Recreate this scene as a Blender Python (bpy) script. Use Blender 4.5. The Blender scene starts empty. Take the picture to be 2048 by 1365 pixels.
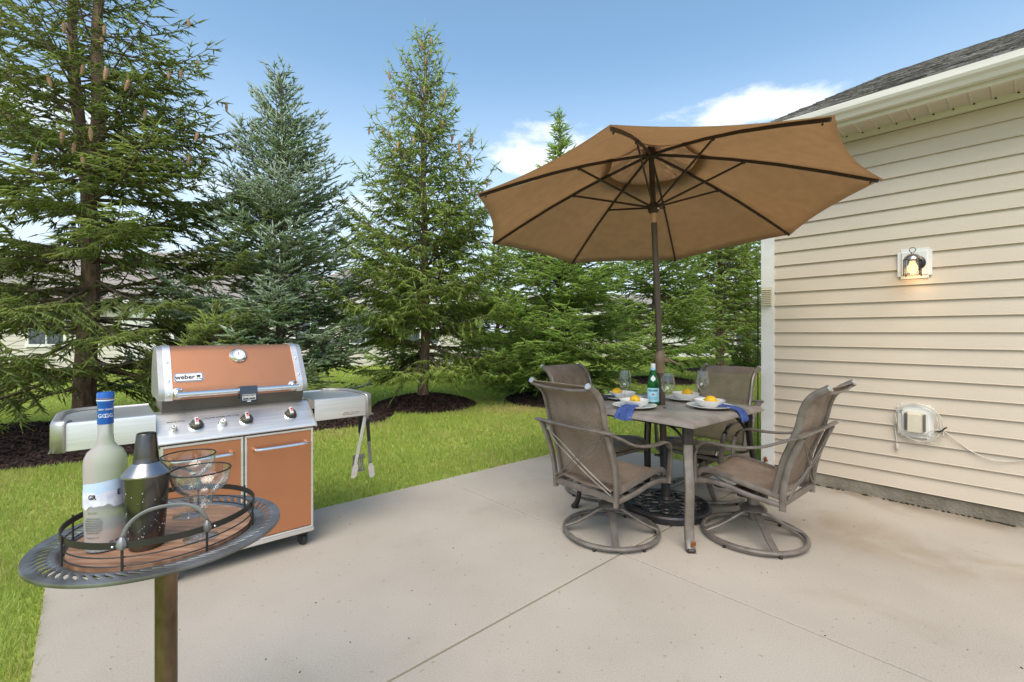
import bpy, math, random
import numpy as np
from mathutils import Vector, Matrix

R = math.radians
PI = math.pi
rnd = random.Random(7)
sc = bpy.context.scene
col = sc.collection

# ------------------------------------------------------------------ camera
F = 935.0; HC = 1.25            # focal length in photo pixels, eye height
cam_d = bpy.data.cameras.new('camera'); cam = bpy.data.objects.new('camera', cam_d); col.objects.link(cam)
cam.location = (0, 0, HC); cam.rotation_euler = (R(90), 0, 0)
cam_d.sensor_width = 36; cam_d.lens = 36*F/2048; cam_d.shift_y = -17.5/2048
cam_d.clip_start = .05; cam_d.clip_end = 1500
sc.camera = cam

# ------------------------------------------------------------------ light, sky, exposure
SUN_EL, SUN_AZ = 53, 188         # azimuth: degrees clockwise from +Y (view axis)
sc.view_settings.view_transform = 'Standard'; sc.view_settings.look = 'None'
sc.view_settings.exposure = 0.7; sc.view_settings.gamma = 1
sc.view_settings.use_curve_mapping = False
sd = bpy.data.lights.new('sun', 'SUN'); sun = bpy.data.objects.new('sun', sd); col.objects.link(sun)
sd.energy = 1.7; sd.angle = R(48); sd.color = (1, .875, .77)
dv = Vector((math.sin(R(SUN_AZ))*math.cos(R(SUN_EL)), math.cos(R(SUN_AZ))*math.cos(R(SUN_EL)), math.sin(R(SUN_EL))))
sun.rotation_euler = dv.to_track_quat('Z', 'Y').to_euler()

w = bpy.data.worlds.new('World'); sc.world = w; w.use_nodes = True
nt = w.node_tree; N = nt.nodes; LK = nt.links
for n in list(N): N.remove(n)
def wn(t, **k):
    n = N.new(t)
    for a, b in k.items(): setattr(n, a, b)
    return n
def wm(op, a, b=None, c=None):
    n = wn('ShaderNodeMath', operation=op)
    for i, v in enumerate((a, b, c)):
        if v is None: continue
        if isinstance(v, (int, float)): n.inputs[i].default_value = v
        else: LK.new(v, n.inputs[i])
    return n.outputs[0]
sky = wn('ShaderNodeTexSky', sky_type='NISHITA'); sky.sun_disc = False
sky.sun_elevation = R(SUN_EL); sky.sun_rotation = R(SUN_AZ)
sky.air_density = 1.0; sky.dust_density = 1.6; sky.ozone_density = 1.6; sky.altitude = 100
tc = wn('ShaderNodeTexCoord'); sx = wn('ShaderNodeSeparateXYZ'); LK.new(tc.outputs['Generated'], sx.inputs[0])
az = wm('ARCTAN2', sx.outputs[0], sx.outputs[1]); el = wm('ARCSINE', sx.outputs[2])
no = wn('ShaderNodeTexNoise'); no.inputs['Scale'].default_value = 7; no.inputs['Detail'].default_value = 9
no.inputs['Roughness'].default_value = .58
mp = wn('ShaderNodeMapping'); mp.inputs['Scale'].default_value = (1, 1, 2.2); LK.new(tc.outputs['Generated'], mp.inputs[0]); LK.new(mp.outputs[0], no.inputs['Vector'])
nz = wm('SUBTRACT', no.outputs[0], .5)
total = None
for (ca, ce, wa, we, amp) in ((.07, .35, .17, .075, .8), (.475, .40, .16, .042, .75), (-.80, .33, .14, .06, .55), (.30, .33, .10, .02, .25),
                         (-.33, .25, .35, .03, .3), (1.6, .5, .3, .1, .9), (2.6, .4, .3, .12, .9), (-2.3, .45, .35, .13, .9), (-1.5, .7, .25, .12, .6)):
    da = wm('DIVIDE', wm('SUBTRACT', az, ca), wa); de = wm('DIVIDE', wm('SUBTRACT', el, ce), we)
    low = wm('MULTIPLY', wm('LESS_THAN', de, 0), .8)                       # flatter cloud bases
    de = wm('MULTIPLY', de, wm('ADD', 1, low))
    dd = wm('SQRT', wm('ADD', wm('MULTIPLY', da, da), wm('MULTIPLY', de, de)))
    dd = wm('ADD', dd, wm('MULTIPLY', nz, 2.6))
    m = wn('ShaderNodeMapRange', interpolation_type='SMOOTHSTEP'); LK.new(dd, m.inputs[0])
    m.inputs[1].default_value = 1.0; m.inputs[2].default_value = .45; m.inputs[3].default_value = 0; m.inputs[4].default_value = amp
    total = m.outputs[0] if total is None else wm('MAXIMUM', total, m.outputs[0])
# thin horizon veil
hv = wn('ShaderNodeMapRange', interpolation_type='SMOOTHSTEP'); LK.new(el, hv.inputs[0])
hv.inputs[1].default_value = .55; hv.inputs[2].default_value = .05; hv.inputs[3].default_value = 0; hv.inputs[4].default_value = .78
mx0 = wn('ShaderNodeMix', data_type='RGBA'); LK.new(hv.outputs[0], mx0.inputs[0])
sk = wn('ShaderNodeMix', data_type='RGBA', blend_type='MULTIPLY'); sk.inputs[0].default_value = 1
LK.new(sky.outputs[0], sk.inputs[6]); sk.inputs[7].default_value = (1.05, 1.17, 1.09, 1)
LK.new(sk.outputs[2], mx0.inputs[6]); mx0.inputs[7].default_value = (3.95, 4.35, 4.95, 1)
mx = wn('ShaderNodeMix', data_type='RGBA'); LK.new(total, mx.inputs[0]); LK.new(mx0.outputs[2], mx.inputs[6])
mx.inputs[7].default_value = (5.2, 5.35, 5.5, 1)
bg = wn('ShaderNodeBackground'); bg.inputs[1].default_value = .15; LK.new(mx.outputs[2], bg.inputs[0])
wo = wn('ShaderNodeOutputWorld'); LK.new(bg.outputs[0], wo.inputs[0])

sc.render.engine = 'CYCLES'
sc.cycles.use_denoising = True
sc.cycles.max_bounces = 8; sc.cycles.transparent_max_bounces = 12; sc.cycles.transmission_bounces = 8
sc.cycles.caustics_reflective = False; sc.cycles.caustics_refractive = False

# ------------------------------------------------------------------ materials
MAT = {}
def mat(name, c, rough=.6, metal=0., var=.12, scale=12, bump=0., bscale=None, c2=None, coat=0, spec=.5, stretch=(1, 1, 1),
        detail=6, lo=.35, hi=.65, trans=0, ior=1.45, emis=None, rvar=0.):
    m = bpy.data.materials.new(name); m.use_nodes = True; t = m.node_tree; b = t.nodes['Principled BSDF']
    tcn = t.nodes.new('ShaderNodeTexCoord'); mpn = t.nodes.new('ShaderNodeMapping'); t.links.new(tcn.outputs['Object'], mpn.inputs[0])
    mpn.inputs['Scale'].default_value = stretch
    nn = t.nodes.new('ShaderNodeTexNoise'); nn.inputs['Scale'].default_value = scale; nn.inputs['Detail'].default_value = detail
    t.links.new(mpn.outputs[0], nn.inputs['Vector'])
    cr = t.nodes.new('ShaderNodeValToRGB'); t.links.new(nn.outputs[0], cr.inputs[0])
    c2 = c2 or tuple(max(0, x*(1-2*var)) for x in c)
    cr.color_ramp.elements[0].position = lo; cr.color_ramp.elements[1].position = hi
    cr.color_ramp.elements[0].color = (*c2, 1); cr.color_ramp.elements[1].color = (*c, 1)
    t.links.new(cr.outputs[0], b.inputs['Base Color'])
    b.inputs['Roughness'].default_value = rough; b.inputs['Metallic'].default_value = metal
    b.inputs['Specular IOR Level'].default_value = spec; b.inputs['Coat Weight'].default_value = coat
    b.inputs['Coat Roughness'].default_value = .08
    b.inputs['Transmission Weight'].default_value = trans; b.inputs['IOR'].default_value = ior
    if rvar:
        mr = t.nodes.new('ShaderNodeMapRange'); t.links.new(nn.outputs[0], mr.inputs[0])
        mr.inputs[3].default_value = rough-rvar; mr.inputs[4].default_value = rough+rvar; t.links.new(mr.outputs[0], b.inputs['Roughness'])
    if bump:
        n2 = t.nodes.new('ShaderNodeTexNoise'); n2.inputs['Scale'].default_value = bscale or scale*4; n2.inputs['Detail'].default_value = 4
        t.links.new(mpn.outputs[0], n2.inputs['Vector'])
        bn = t.nodes.new('ShaderNodeBump'); bn.inputs['Strength'].default_value = bump; bn.inputs['Distance'].default_value = .01
        t.links.new(n2.outputs[0], bn.inputs['Height']); t.links.new(bn.outputs[0], b.inputs['Normal'])
    if emis:
        b.inputs['Emission Color'].default_value = (*emis[:3], 1); b.inputs['Emission Strength'].default_value = emis[3]
    MAT[name] = m
    return m
def nodes(m): return m.node_tree.nodes, m.node_tree.links, m.node_tree.nodes['Principled BSDF']

mat('siding', (.61, .52, .41), .5, var=.05, scale=2.2, bump=.12, bscale=90, stretch=(.4, 1, 1))
mat('white_trim', (.78, .77, .74), .45, var=.05, scale=5)
mat('cream_plastic', (.62, .57, .43), .5, var=.05, scale=9)
mat('white_vinyl', (.80, .78, .74), .5, var=.05, scale=8)
mat('gutter', (.72, .69, .62), .4, var=.07, scale=3, stretch=(.5, 1, 5))
mat('soffit', (.66, .60, .50), .55, var=.06, scale=7)
mat('dark_hole', (.01, .01, .01), .9)
mat('foundation', (.30, .27, .215), .9, c2=(.15, .13, .095), scale=5, bump=.8, bscale=60, lo=.3, hi=.7)
mat('lichen_dirt', (.05, .045, .03), .95, var=.3, scale=30)
mat('mulch', (.062, .034, .026), .95, c2=(.018, .010, .008), scale=40, bump=1, bscale=90)
mat('mulch_chip', (.085, .045, .034), .9, c2=(.022, .012, .010), scale=14)
mat('bark', (.25, .165, .115), .9, c2=(.10, .065, .045), scale=16, bump=.8, bscale=60, stretch=(1, 1, .4))
mat('twig', (.24, .18, .125), .9, c2=(.14, .10, .07), scale=6)
mat('cone', (.50, .30, .19), .8, c2=(.28, .16, .10), scale=60)
mat('steel', (.84, .815, .785), .44, metal=1, var=.06, scale=4, stretch=(1, 1, 30), rvar=.07)
mat('steel_side', (.78, .76, .73), .46, metal=1, var=.06, scale=3, rvar=.06)
mat('chrome', (.80, .80, .80), .10, metal=1, var=.03)
mat('cast_grey', (.52, .50, .48), .42, metal=.85, var=.05, scale=20)
mat('cookbox', (.17, .15, .13), .45, metal=.4, var=.1, scale=6)
mat('copper_enamel', (.56, .23, .105), .36, metal=.72, var=.04, scale=3, coat=.7)
mat('black_plastic', (.018, .018, .02), .45, var=.2)
mat('grill_dark', (.03, .03, .03), .6, var=.2)
mat('knob_grey', (.085, .08, .06), .4, metal=.3, var=.1, scale=30)
mat('knob_white', (.75, .75, .74), .35, var=.03)
mat('red_paint', (.55, .03, .03), .4, var=.05)
mat('ink_black', (.015, .015, .018), .5)
mat('device_blue', (.045, .055, .08), .3, var=.1, coat=.3)
mat('wood_tool', (.55, .42, .33), .5, metal=.4)
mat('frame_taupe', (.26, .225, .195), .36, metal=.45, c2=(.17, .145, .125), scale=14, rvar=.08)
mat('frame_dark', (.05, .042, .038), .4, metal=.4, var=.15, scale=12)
mat('table_rim', (.29, .25, .22), .38, c2=(.17, .145, .125), scale=9, stretch=(1, 1, 1), rvar=.12)
mat('table_tile', (.38, .34, .295), .32, c2=(.22, .195, .175), scale=4.5, detail=9, rvar=.14, bump=.1, bscale=30)
mat('rust', (.35, .12, .03), .9, var=.3, scale=80)
mat('pole_brown', (.115, .082, .063), .42, metal=.3, var=.1)
mat('rib_brown', (.042, .028, .024), .5, var=.1)
mat('tan_plastic', (.24, .16, .10), .45, var=.08)
mat('cast_black', (.035, .037, .042), .36, metal=.3, c2=(.075, .052, .04), lo=.3, hi=.5, scale=11, bump=.3, bscale=60)
mat('china', (.80, .79, .76), .22, var=.02, coat=.3)
mat('lemon', (.86, .52, .02), .42, c2=(.80, .44, .012), scale=10, bump=.25, bscale=160)
mat('lemon_tip', (.16, .11, .03), .8)
mat('napkin', (.06, .11, .33), .85, c2=(.035, .065, .22), scale=25, bump=.5, bscale=40)
mat('napkin_dark', (.03, .035, .06), .85, var=.2)
mat('green_glass', (.03, .33, .09), .03, trans=.85, ior=1.3, var=.0)
mat('label_blue', (.36, .66, .80), .5, var=.03)
mat('label_white', (.78, .80, .80), .5)
mat('label_navy', (.03, .06, .16), .5)
mat('frosted', (.93, .93, .93), .34, trans=.68, ior=1.15, var=.02)
mat('bottle_blue', (.01, .11, .50), .3, var=.05, coat=.3)
mat('print_sky', (.44, .58, .84), .5, c2=(.58, .68, .88), scale=30)
mat('print_snow', (.80, .80, .88), .5, c2=(.60, .58, .76), scale=60)
mat('gunmetal', (.16, .15, .145), .24, metal=1, c2=(.07, .06, .055), scale=3, stretch=(4, 4, .4), rvar=.08)
mat('gunmetal_lid', (.40, .38, .38), .28, metal=1, var=.1)
mat('water_drop', (.6, .6, .6), .05, metal=.3)
mat('aged_iron', (.30, .305, .32), .46, metal=.7, c2=(.17, .165, .16), scale=13, rvar=.1)
mat('iron_dark', (.06, .055, .05), .45, metal=.6, var=.15)
mat('bronze', (.25, .17, .10), .36, metal=.8, c2=(.10, .07, .042), scale=26, stretch=(1, 1, .5), lo=.3, hi=.8, rvar=.1)
mat('dish_under', (.42, .36, .26), .45, metal=.5, var=.1)
mat('cord', (.62, .58, .50), .55, var=.05)
mat('roof_far', (.36, .315, .28), .9, c2=(.26, .225, .20), scale=9, stretch=(.5, 1, 3))
mat('wall_far', (.60, .56, .49), .7, var=.04, scale=3)
mat('window_far', (.10, .12, .14), .15, var=.3)
mat('road', (.30, .29, .27), .9, var=.08)
mat('lantern_bronze', (.06, .045, .04), .3, metal=.7, var=.15)
mat('lantern_top', (.5, .47, .45), .22, metal=1, var=.05)
mat('hook_iron', (.075, .07, .066), .42, metal=.5)
mat('bulb', (1, .8, .5), .4, emis=(1.0, .56, .18, 1.3))

# clear glass
def thin_glass(name, tint, k=1.0):
    m = mat(name, (1, 1, 1), .01, var=0); n, l, b = nodes(m); out = [x for x in n if x.type == 'OUTPUT_MATERIAL'][0]
    tp = n.new('ShaderNodeBsdfTransparent'); tp.inputs[0].default_value = (*tint, 1); gl_ = n.new('ShaderNodeBsdfGlossy'); gl_.inputs['Roughness'].default_value = .03
    lw = n.new('ShaderNodeLayerWeight'); lw.inputs[0].default_value = .5; fr = n.new('ShaderNodeMath'); fr.operation = 'POWER'; l.new(lw.outputs['Facing'], fr.inputs[0]); fr.inputs[1].default_value = 2.3; mu = n.new('ShaderNodeMath'); mu.operation = 'MULTIPLY_ADD'; l.new(fr.outputs[0], mu.inputs[0]); mu.inputs[1].default_value = k; mu.inputs[2].default_value = .06
    ms = n.new('ShaderNodeMixShader'); l.new(mu.outputs[0], ms.inputs[0]); l.new(tp.outputs[0], ms.inputs[1]); l.new(gl_.outputs[0], ms.inputs[2]); l.new(ms.outputs[0], out.inputs[0])
thin_glass('clear_glass', (.95, .965, .955), .85)
thin_glass('pane_glass', (.97, .97, .96), .6)
# wood of the tray
m = mat('tray_wood', (.50, .28, .17), .5, c2=(.27, .14, .08), scale=9, stretch=(1, 9, 1), rvar=.08)

# siding panels at neighbours: horizontal lap lines are wave relief
def shingle_mat():
    m = mat('shingle', (.42, .385, .355), .95, c2=(.13, .12, .11), scale=26, detail=8, bump=.8, bscale=220)
    n, l, b = nodes(m); oi = n.new('ShaderNodeObjectInfo'); at = n.new('ShaderNodeAttribute'); at.attribute_name = 'tint'
    ad = n.new('ShaderNodeMath'); ad.operation = 'ADD'; l.new(oi.outputs['Random'], ad.inputs[0]); l.new(at.outputs['Fac'], ad.inputs[1])
    fr = n.new('ShaderNodeMath'); fr.operation = 'FRACT'; l.new(ad.outputs[0], fr.inputs[0])
    mr = n.new('ShaderNodeMapRange'); l.new(fr.outputs[0], mr.inputs[0]); mr.inputs[3].default_value = .35; mr.inputs[4].default_value = 1.25
    mx = n.new('ShaderNodeMix'); mx.data_type = 'RGBA'; mx.blend_type = 'MULTIPLY'; mx.inputs[0].default_value = 1
    src = b.inputs['Base Color'].links[0].from_socket
    l.new(src, mx.inputs[6]); l.new(mr.outputs[0], mx.inputs[7]); l.new(mx.outputs[2], b.inputs['Base Color'])
shingle_mat()

def concrete_mat():
    m = mat('concrete', (.50, .445, .375), .85, c2=(.41, .36, .30), scale=1.3, detail=10, bump=.12, bscale=420, lo=.3, hi=.72)
    n, l, b = nodes(m)
    src = b.inputs['Base Color'].links[0].from_socket
    tcn = n.new('ShaderNodeTexCoord')
    def noise(s, d=4, dist=0):
        q = n.new('ShaderNodeTexNoise'); q.inputs['Scale'].default_value = s; q.inputs['Detail'].default_value = d; q.inputs['Distortion'].default_value = dist
        l.new(tcn.outputs['Object'], q.inputs['Vector']); return q.outputs[0]
    def mul(src, fac, c):
        q = n.new('ShaderNodeMix'); q.data_type = 'RGBA'; q.blend_type = 'MULTIPLY'; l.new(fac, q.inputs[0]); l.new(src, q.inputs[6]); q.inputs[7].default_value = (*c, 1)
        return q.outputs[2]
    def rng(v, a, bb, lo=0, hi=1):
        q = n.new('ShaderNodeMapRange'); q.interpolation_type = 'SMOOTHSTEP'; l.new(v, q.inputs[0])
        q.inputs[1].default_value = a; q.inputs[2].default_value = bb; q.inputs[3].default_value = lo; q.inputs[4].default_value = hi; return q.outputs[0]
    def mth(op, a, bb):
        q = n.new('ShaderNodeMath'); q.operation = op
        for i, v in enumerate((a, bb)):
            if isinstance(v, (int, float)): q.inputs[i].default_value = v
            else: l.new(v, q.inputs[i])
        return q.outputs[0]
    # fine sand grain, dark specks, brown dirt patches
    src = mul(src, rng(noise(190, 3), .35, .7, 0, .40), (.6, .58, .55))
    src = mul(src, rng(noise(38, 3), .66, .74, 0, .6), (.5, .45, .38))
    src = mul(src, rng(noise(2.1, 8, .6), .56, .74, 0, .30), (.72, .66, .54))
    # dirt band where water stands a metre off the house wall, and right along the wall
    sp = n.new('ShaderNodeSeparateXYZ'); l.new(tcn.outputs['Object'], sp.inputs[0])
    d = mth('ADD', mth('MULTIPLY', sp.outputs[0], -.739), mth('ADD', mth('MULTIPLY', sp.outputs[1], -.6735), 4.43))   # metres from the wall
    band = mth('MULTIPLY', rng(d, .35, .85), rng(d, 1.35, .95))
    src = mul(src, mth('MULTIPLY', band, rng(noise(1.7, 8, .8), .38, .66, 0, .6)), (.66, .56, .40))
    src = mul(src, mth('MULTIPLY', rng(d, .28, .0), rng(noise(5, 6), .3, .6, .2, .8)), (.5, .44, .33))
    l.new(src, b.inputs['Base Color'])
concrete_mat()

def fabric_mats():
    # umbrella canopy: woven, lets light through
    m = mat('canopy', (.375, .272, .175), .9, c2=(.345, .25, .16), scale=14, bump=.3, bscale=260, detail=9)
    n, l, b = nodes(m); tr = n.new('ShaderNodeBsdfTranslucent'); vs_ = n.new('ShaderNodeVectorMath'); vs_.operation = 'SCALE'; vs_.inputs['Scale'].default_value = 1.62; l.new(b.inputs['Base Color'].links[0].from_socket, vs_.inputs[0]); l.new(vs_.outputs[0], tr.inputs[0])
    mxs = n.new('ShaderNodeMixShader'); mxs.inputs[0].default_value = .68
    out = [x for x in n if x.type == 'OUTPUT_MATERIAL'][0]
    l.new(b.outputs[0], mxs.inputs[1]); l.new(tr.outputs[0], mxs.inputs[2]); l.new(mxs.outputs[0], out.inputs[0])
    # chair sling: open weave
    m = mat('sling', (.36, .27, .205), .7, c2=(.27, .20, .15), scale=9, detail=10)
    n, l, b = nodes(m); tcn = n.new('ShaderNodeTexCoord'); out = [x for x in n if x.type == 'OUTPUT_MATERIAL'][0]
    vals = []
    for k, s in ((0, 150), (1, 150)):
        sp = n.new('ShaderNodeSeparateXYZ'); l.new(tcn.outputs['UV'], sp.inputs[0])
        q = n.new('ShaderNodeMath'); q.operation = 'MULTIPLY'; l.new(sp.outputs[k], q.inputs[0]); q.inputs[1].default_value = 2*PI*(110 if k == 0 else 90)
        q2 = n.new('ShaderNodeMath'); q2.operation = 'SINE'; l.new(q.outputs[0], q2.inputs[0]); vals.append(q2.outputs[0])
    mu = n.new('ShaderNodeMath'); mu.operation = 'ADD'; l.new(vals[0], mu.inputs[0]); l.new(vals[1], mu.inputs[1])
    mr = n.new('ShaderNodeMapRange'); l.new(mu.outputs[0], mr.inputs[0]); mr.inputs[1].default_value = .1; mr.inputs[2].default_value = 1.1
    mr.inputs[3].default_value = .04; mr.inputs[4].default_value = .82
    tp = n.new('ShaderNodeBsdfTransparent'); mxs = n.new('ShaderNodeMixShader'); l.new(mr.outputs[0], mxs.inputs[0])
    l.new(b.outputs[0], mxs.inputs[1]); l.new(tp.outputs[0], mxs.inputs[2]); l.new(mxs.outputs[0], out.inputs[0])
    bp = n.new('ShaderNodeBump'); bp.inputs['Strength'].default_value = .6; bp.inputs['Distance'].default_value = .002; l.new(mu.outputs[0], bp.inputs['Height']); l.new(bp.outputs[0], b.inputs['Normal'])
fabric_mats()

def foliage_mat(name, stops, rough=.6, transl=.58):
    m = bpy.data.materials.new(name); m.use_nodes = True; n = m.node_tree.nodes; l = m.node_tree.links; b = n['Principled BSDF']
    at = n.new('ShaderNodeAttribute'); at.attribute_name = 'tint'
    cr = n.new('ShaderNodeValToRGB'); l.new(at.outputs['Fac'], cr.inputs[0])
    e = cr.color_ramp.elements
    while len(e) < len(stops): e.new(.5)
    for i, (p, c) in enumerate(stops): e[i].position = p; e[i].color = (*c, 1)
    l.new(cr.outputs[0], b.inputs['Base Color']); b.inputs['Roughness'].default_value = rough; b.inputs['Specular IOR Level'].default_value = .3
    tr = n.new('ShaderNodeBsdfTranslucent'); l.new(cr.outputs[0], tr.inputs[0])
    mxs = n.new('ShaderNodeMixShader'); mxs.inputs[0].default_value = transl
    out = [x for x in n if x.type == 'OUTPUT_MATERIAL'][0]
    l.new(b.outputs[0], mxs.inputs[1]); l.new(tr.outputs[0], mxs.inputs[2]); l.new(mxs.outputs[0], out.inputs[0])
    MAT[name] = m
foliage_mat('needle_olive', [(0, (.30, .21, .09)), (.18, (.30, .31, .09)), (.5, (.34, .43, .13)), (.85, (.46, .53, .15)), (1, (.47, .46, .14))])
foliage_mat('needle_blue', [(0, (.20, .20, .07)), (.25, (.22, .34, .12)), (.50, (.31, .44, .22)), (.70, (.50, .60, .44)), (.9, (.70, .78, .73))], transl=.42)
foliage_mat('needle_bright', [(0, (.18, .20, .06)), (.4, (.42, .54, .13)), (.8, (.54, .66, .18)), (1, (.57, .66, .21))])
foliage_mat('needle_deep', [(0, (.13, .16, .05)), (.4, (.36, .52, .12)), (.8, (.47, .63, .16)), (1, (.48, .62, .18))])
foliage_mat('grass_blade', [(0, (.60, .50, .24)), (.2, (.52, .51, .16)), (.5, (.36, .47, .085)), (.8, (.46, .56, .12)), (1, (.58, .62, .21))], .7, .5)
def lawn_mat():
    m = mat('lawn', (.42, .48, .10), .9, c2=(.27, .36, .065), scale=2.2, detail=10, bump=.6, bscale=70)
lawn_mat()

# ------------------------------------------------------------------ helpers
def tagp(o, label=None, cat=None, group=None, kind=None):
    if label: o['label'] = label
    if cat: o['category'] = cat
    if group: o['group'] = group
    if kind: o['kind'] = kind
    return o
def thing(name, label, cat, loc=(0, 0, 0), rotz=0, group=None, kind=None):
    o = bpy.data.objects.new(name, None); col.objects.link(o); o.empty_display_size = .1
    o.location = loc; o.rotation_euler = (0, 0, rotz)
    return tagp(o, label, cat, group, kind)
def copy_tree(o, parent=None):
    c = o.copy(); col.objects.link(c); c.parent = parent
    for ch in list(o.children): copy_tree(ch, c)
    return c

def frame_rot(d, up=(0, 0, 1)):
    d = Vector(d).normalized(); u = Vector(up)
    if abs(d.dot(u)) > .98: u = Vector((1, 0, 0))
    a = u.cross(d).normalized(); b = d.cross(a).normalized()
    return a, b, d

class MB:
    def __init__(s): s.v = []; s.f = []; s.uv = None
    def add(s, vs, fs):
        n = len(s.v); s.v += [tuple(x) for x in vs]; s.f += [tuple(i+n for i in f) for f in fs]; return s
    def box(s, c, d, rot=None, bev=0):
        x, y, z = d[0]/2, d[1]/2, d[2]/2
        if bev:
            b = bev; pts = [(-x+b, -y), (x-b, -y), (x, -y+b), (x, y-b), (x-b, y), (-x+b, y), (-x, y-b), (-x, -y+b)]
            vs = []; 
            for (zz, k) in ((-z, b), (-z+b, 0), (z-b, 0), (z, b)):
                for (px, py) in pts: vs.append((px*(1-k/x), py*(1-k/y), zz))
            fs = [tuple(range(7, -1, -1)), tuple(range(24, 32))]
            for r in range(3):
                for i in range(8): fs.append((r*8+i, r*8+(i+1) % 8, (r+1)*8+(i+1) % 8, (r+1)*8+i))
        else:
            vs = [(a, b_, c_) for c_ in (-z, z) for b_ in (-y, y) for a in (-x, x)]
            fs = [(0, 2, 3, 1), (4, 5, 7, 6), (0, 1, 5, 4), (2, 6, 7, 3), (0, 4, 6, 2), (1, 3, 7, 5)]
        M = rot or Matrix.Identity(3)
        return s.add([M @ Vector(p)+Vector(c) for p in vs], fs)
    def tube(s, pts, r, seg=8, closed=False, flat=None, up=(0, 0, 1), cap=True):
        pts = [Vector(p) for p in pts]; n = len(pts); rs = r if isinstance(r, (list, tuple)) else [r]*n
        vs = []
        for i, p in enumerate(pts):
            if closed: d = pts[(i+1) % n]-pts[i-1]
            else: d = pts[min(i+1, n-1)]-pts[max(i-1, 0)]
            a, b, _ = frame_rot(d, up)
            for k in range(seg):
                t = 2*PI*k/seg
                ra, rb = (rs[i], rs[i]) if flat is None else (rs[i]*flat[0], rs[i]*flat[1])
                vs.append(p+a*math.cos(t)*ra+b*math.sin(t)*rb)
        fs = []
        for i in range(n if closed else n-1):
            j = (i+1) % n
            for k in range(seg): fs.append((i*seg+k, i*seg+(k+1) % seg, j*seg+(k+1) % seg, j*seg+k))
        if not closed and cap: fs += [tuple(range(seg-1, -1, -1)), tuple((n-1)*seg+k for k in range(seg))]
        return s.add(vs, fs)
    def bar(s, pts, w_, t_, up=(0, 0, 1)):       # rectangular section: w_ across, t_ along 'up'
        pts = [Vector(p) for p in pts]; n = len(pts); vs = []
        for i, p in enumerate(pts):
            d = pts[min(i+1, n-1)]-pts[max(i-1, 0)]
            a, b, _ = frame_rot(d, up); bw = min(w_, t_)*.18
            for (x, y) in ((-w_/2+bw, -t_/2), (w_/2-bw, -t_/2), (w_/2, -t_/2+bw), (w_/2, t_/2-bw), (w_/2-bw, t_/2), (-w_/2+bw, t_/2), (-w_/2, t_/2-bw), (-w_/2, -t_/2+bw)):
                vs.append(p+a*x+b*y)
        fs = [tuple(range(7, -1, -1)), tuple((n-1)*8+k for k in range(8))]
        for i in range(n-1):
            for k in range(8): fs.append((i*8+k, i*8+(k+1) % 8, (i+1)*8+(k+1) % 8, (i+1)*8+k))
        return s.add(vs, fs)
    def lathe(s, prof, seg=24, c=(0, 0, 0), axis=None, cap=False):
        vs = []; M = Matrix.Identity(3)
        if axis: a, b, d = frame_rot(axis); M = Matrix((a, b, d)).transposed()
        for (r, z) in prof:
            for k in range(seg):
                t = 2*PI*k/seg; vs.append(M @ Vector((r*math.cos(t), r*math.sin(t), z))+Vector(c))
        fs = []
        for i in range(len(prof)-1):
            for k in range(seg): fs.append((i*seg+k, i*seg+(k+1) % seg, (i+1)*seg+(k+1) % seg, (i+1)*seg+k))
        if cap: fs += [tuple(range(seg-1, -1, -1)), tuple((len(prof)-1)*seg+k for k in range(seg))]
        return s.add(vs, fs)
    def prism(s, poly, z0, z1, ax='z'):          # extrude a polygon; ax tells which axis is the extrusion
        n = len(poly)
        def P(a, b, h): return {'z': (a, b, h), 'x': (h, a, b), 'y': (a, h, b)}[ax]
        vs = [P(a, b, z0) for a, b in poly]+[P(a, b, z1) for a, b in poly]
        fs = [tuple(range(n-1, -1, -1)), tuple(range(n, 2*n))]+[(i, (i+1) % n, n+(i+1) % n, n+i) for i in range(n)]
        return s.add(vs, fs)
    def sphere(s, c, r, seg=12, rings=8, sc_=(1, 1, 1)):
        prof = [(max(1e-5, math.sin(PI*i/rings))*r, -math.cos(PI*i/rings)*r) for i in range(rings+1)]
        n0 = len(s.v); s.lathe(prof, seg)
        for i in range(n0, len(s.v)):
            p = s.v[i]; s.v[i] = (p[0]*sc_[0]+c[0], p[1]*sc_[1]+c[1], p[2]*sc_[2]+c[2])
        return s
    def mesh(s, name, m, smooth=True, angle=35):
        me = bpy.data.meshes.new(name); me.from_pydata(s.v, [], s.f)
        bmx = __import__('bmesh').new(); bmx.from_mesh(me)
        __import__('bmesh').ops.recalc_face_normals(bmx, faces=bmx.faces); bmx.to_mesh(me); bmx.free()
        me.materials.append(MAT[m]); me.validate()
        if smooth:
            me.polygons.foreach_set('use_smooth', [True]*len(me.polygons))
            try: me.set_sharp_from_angle(angle=R(angle))
            except Exception: pass
        return me
    def build(s, name, m, parent=None, smooth=True, angle=35, loc=None, rot=None):
        o = bpy.data.objects.new(name, s.mesh(name, m, smooth, angle)); col.objects.link(o); o.parent = parent
        if loc: o.location = loc
        if rot: o.rotation_euler = rot
        return o

def catmull(pts, k=6):
    pts = [Vector(p) for p in pts]; out = []
    for i in range(len(pts)-1):
        p0 = pts[max(i-1, 0)]; p1 = pts[i]; p2 = pts[i+1]; p3 = pts[min(i+2, len(pts)-1)]
        for j in range(k):
            t = j/k
            out.append(.5*((2*p1)+(p2-p0)*t+(2*p0-5*p1+4*p2-p3)*t*t+(3*p1-p0-3*p2+p3)*t**3))
    out.append(pts[-1]); return out

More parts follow.
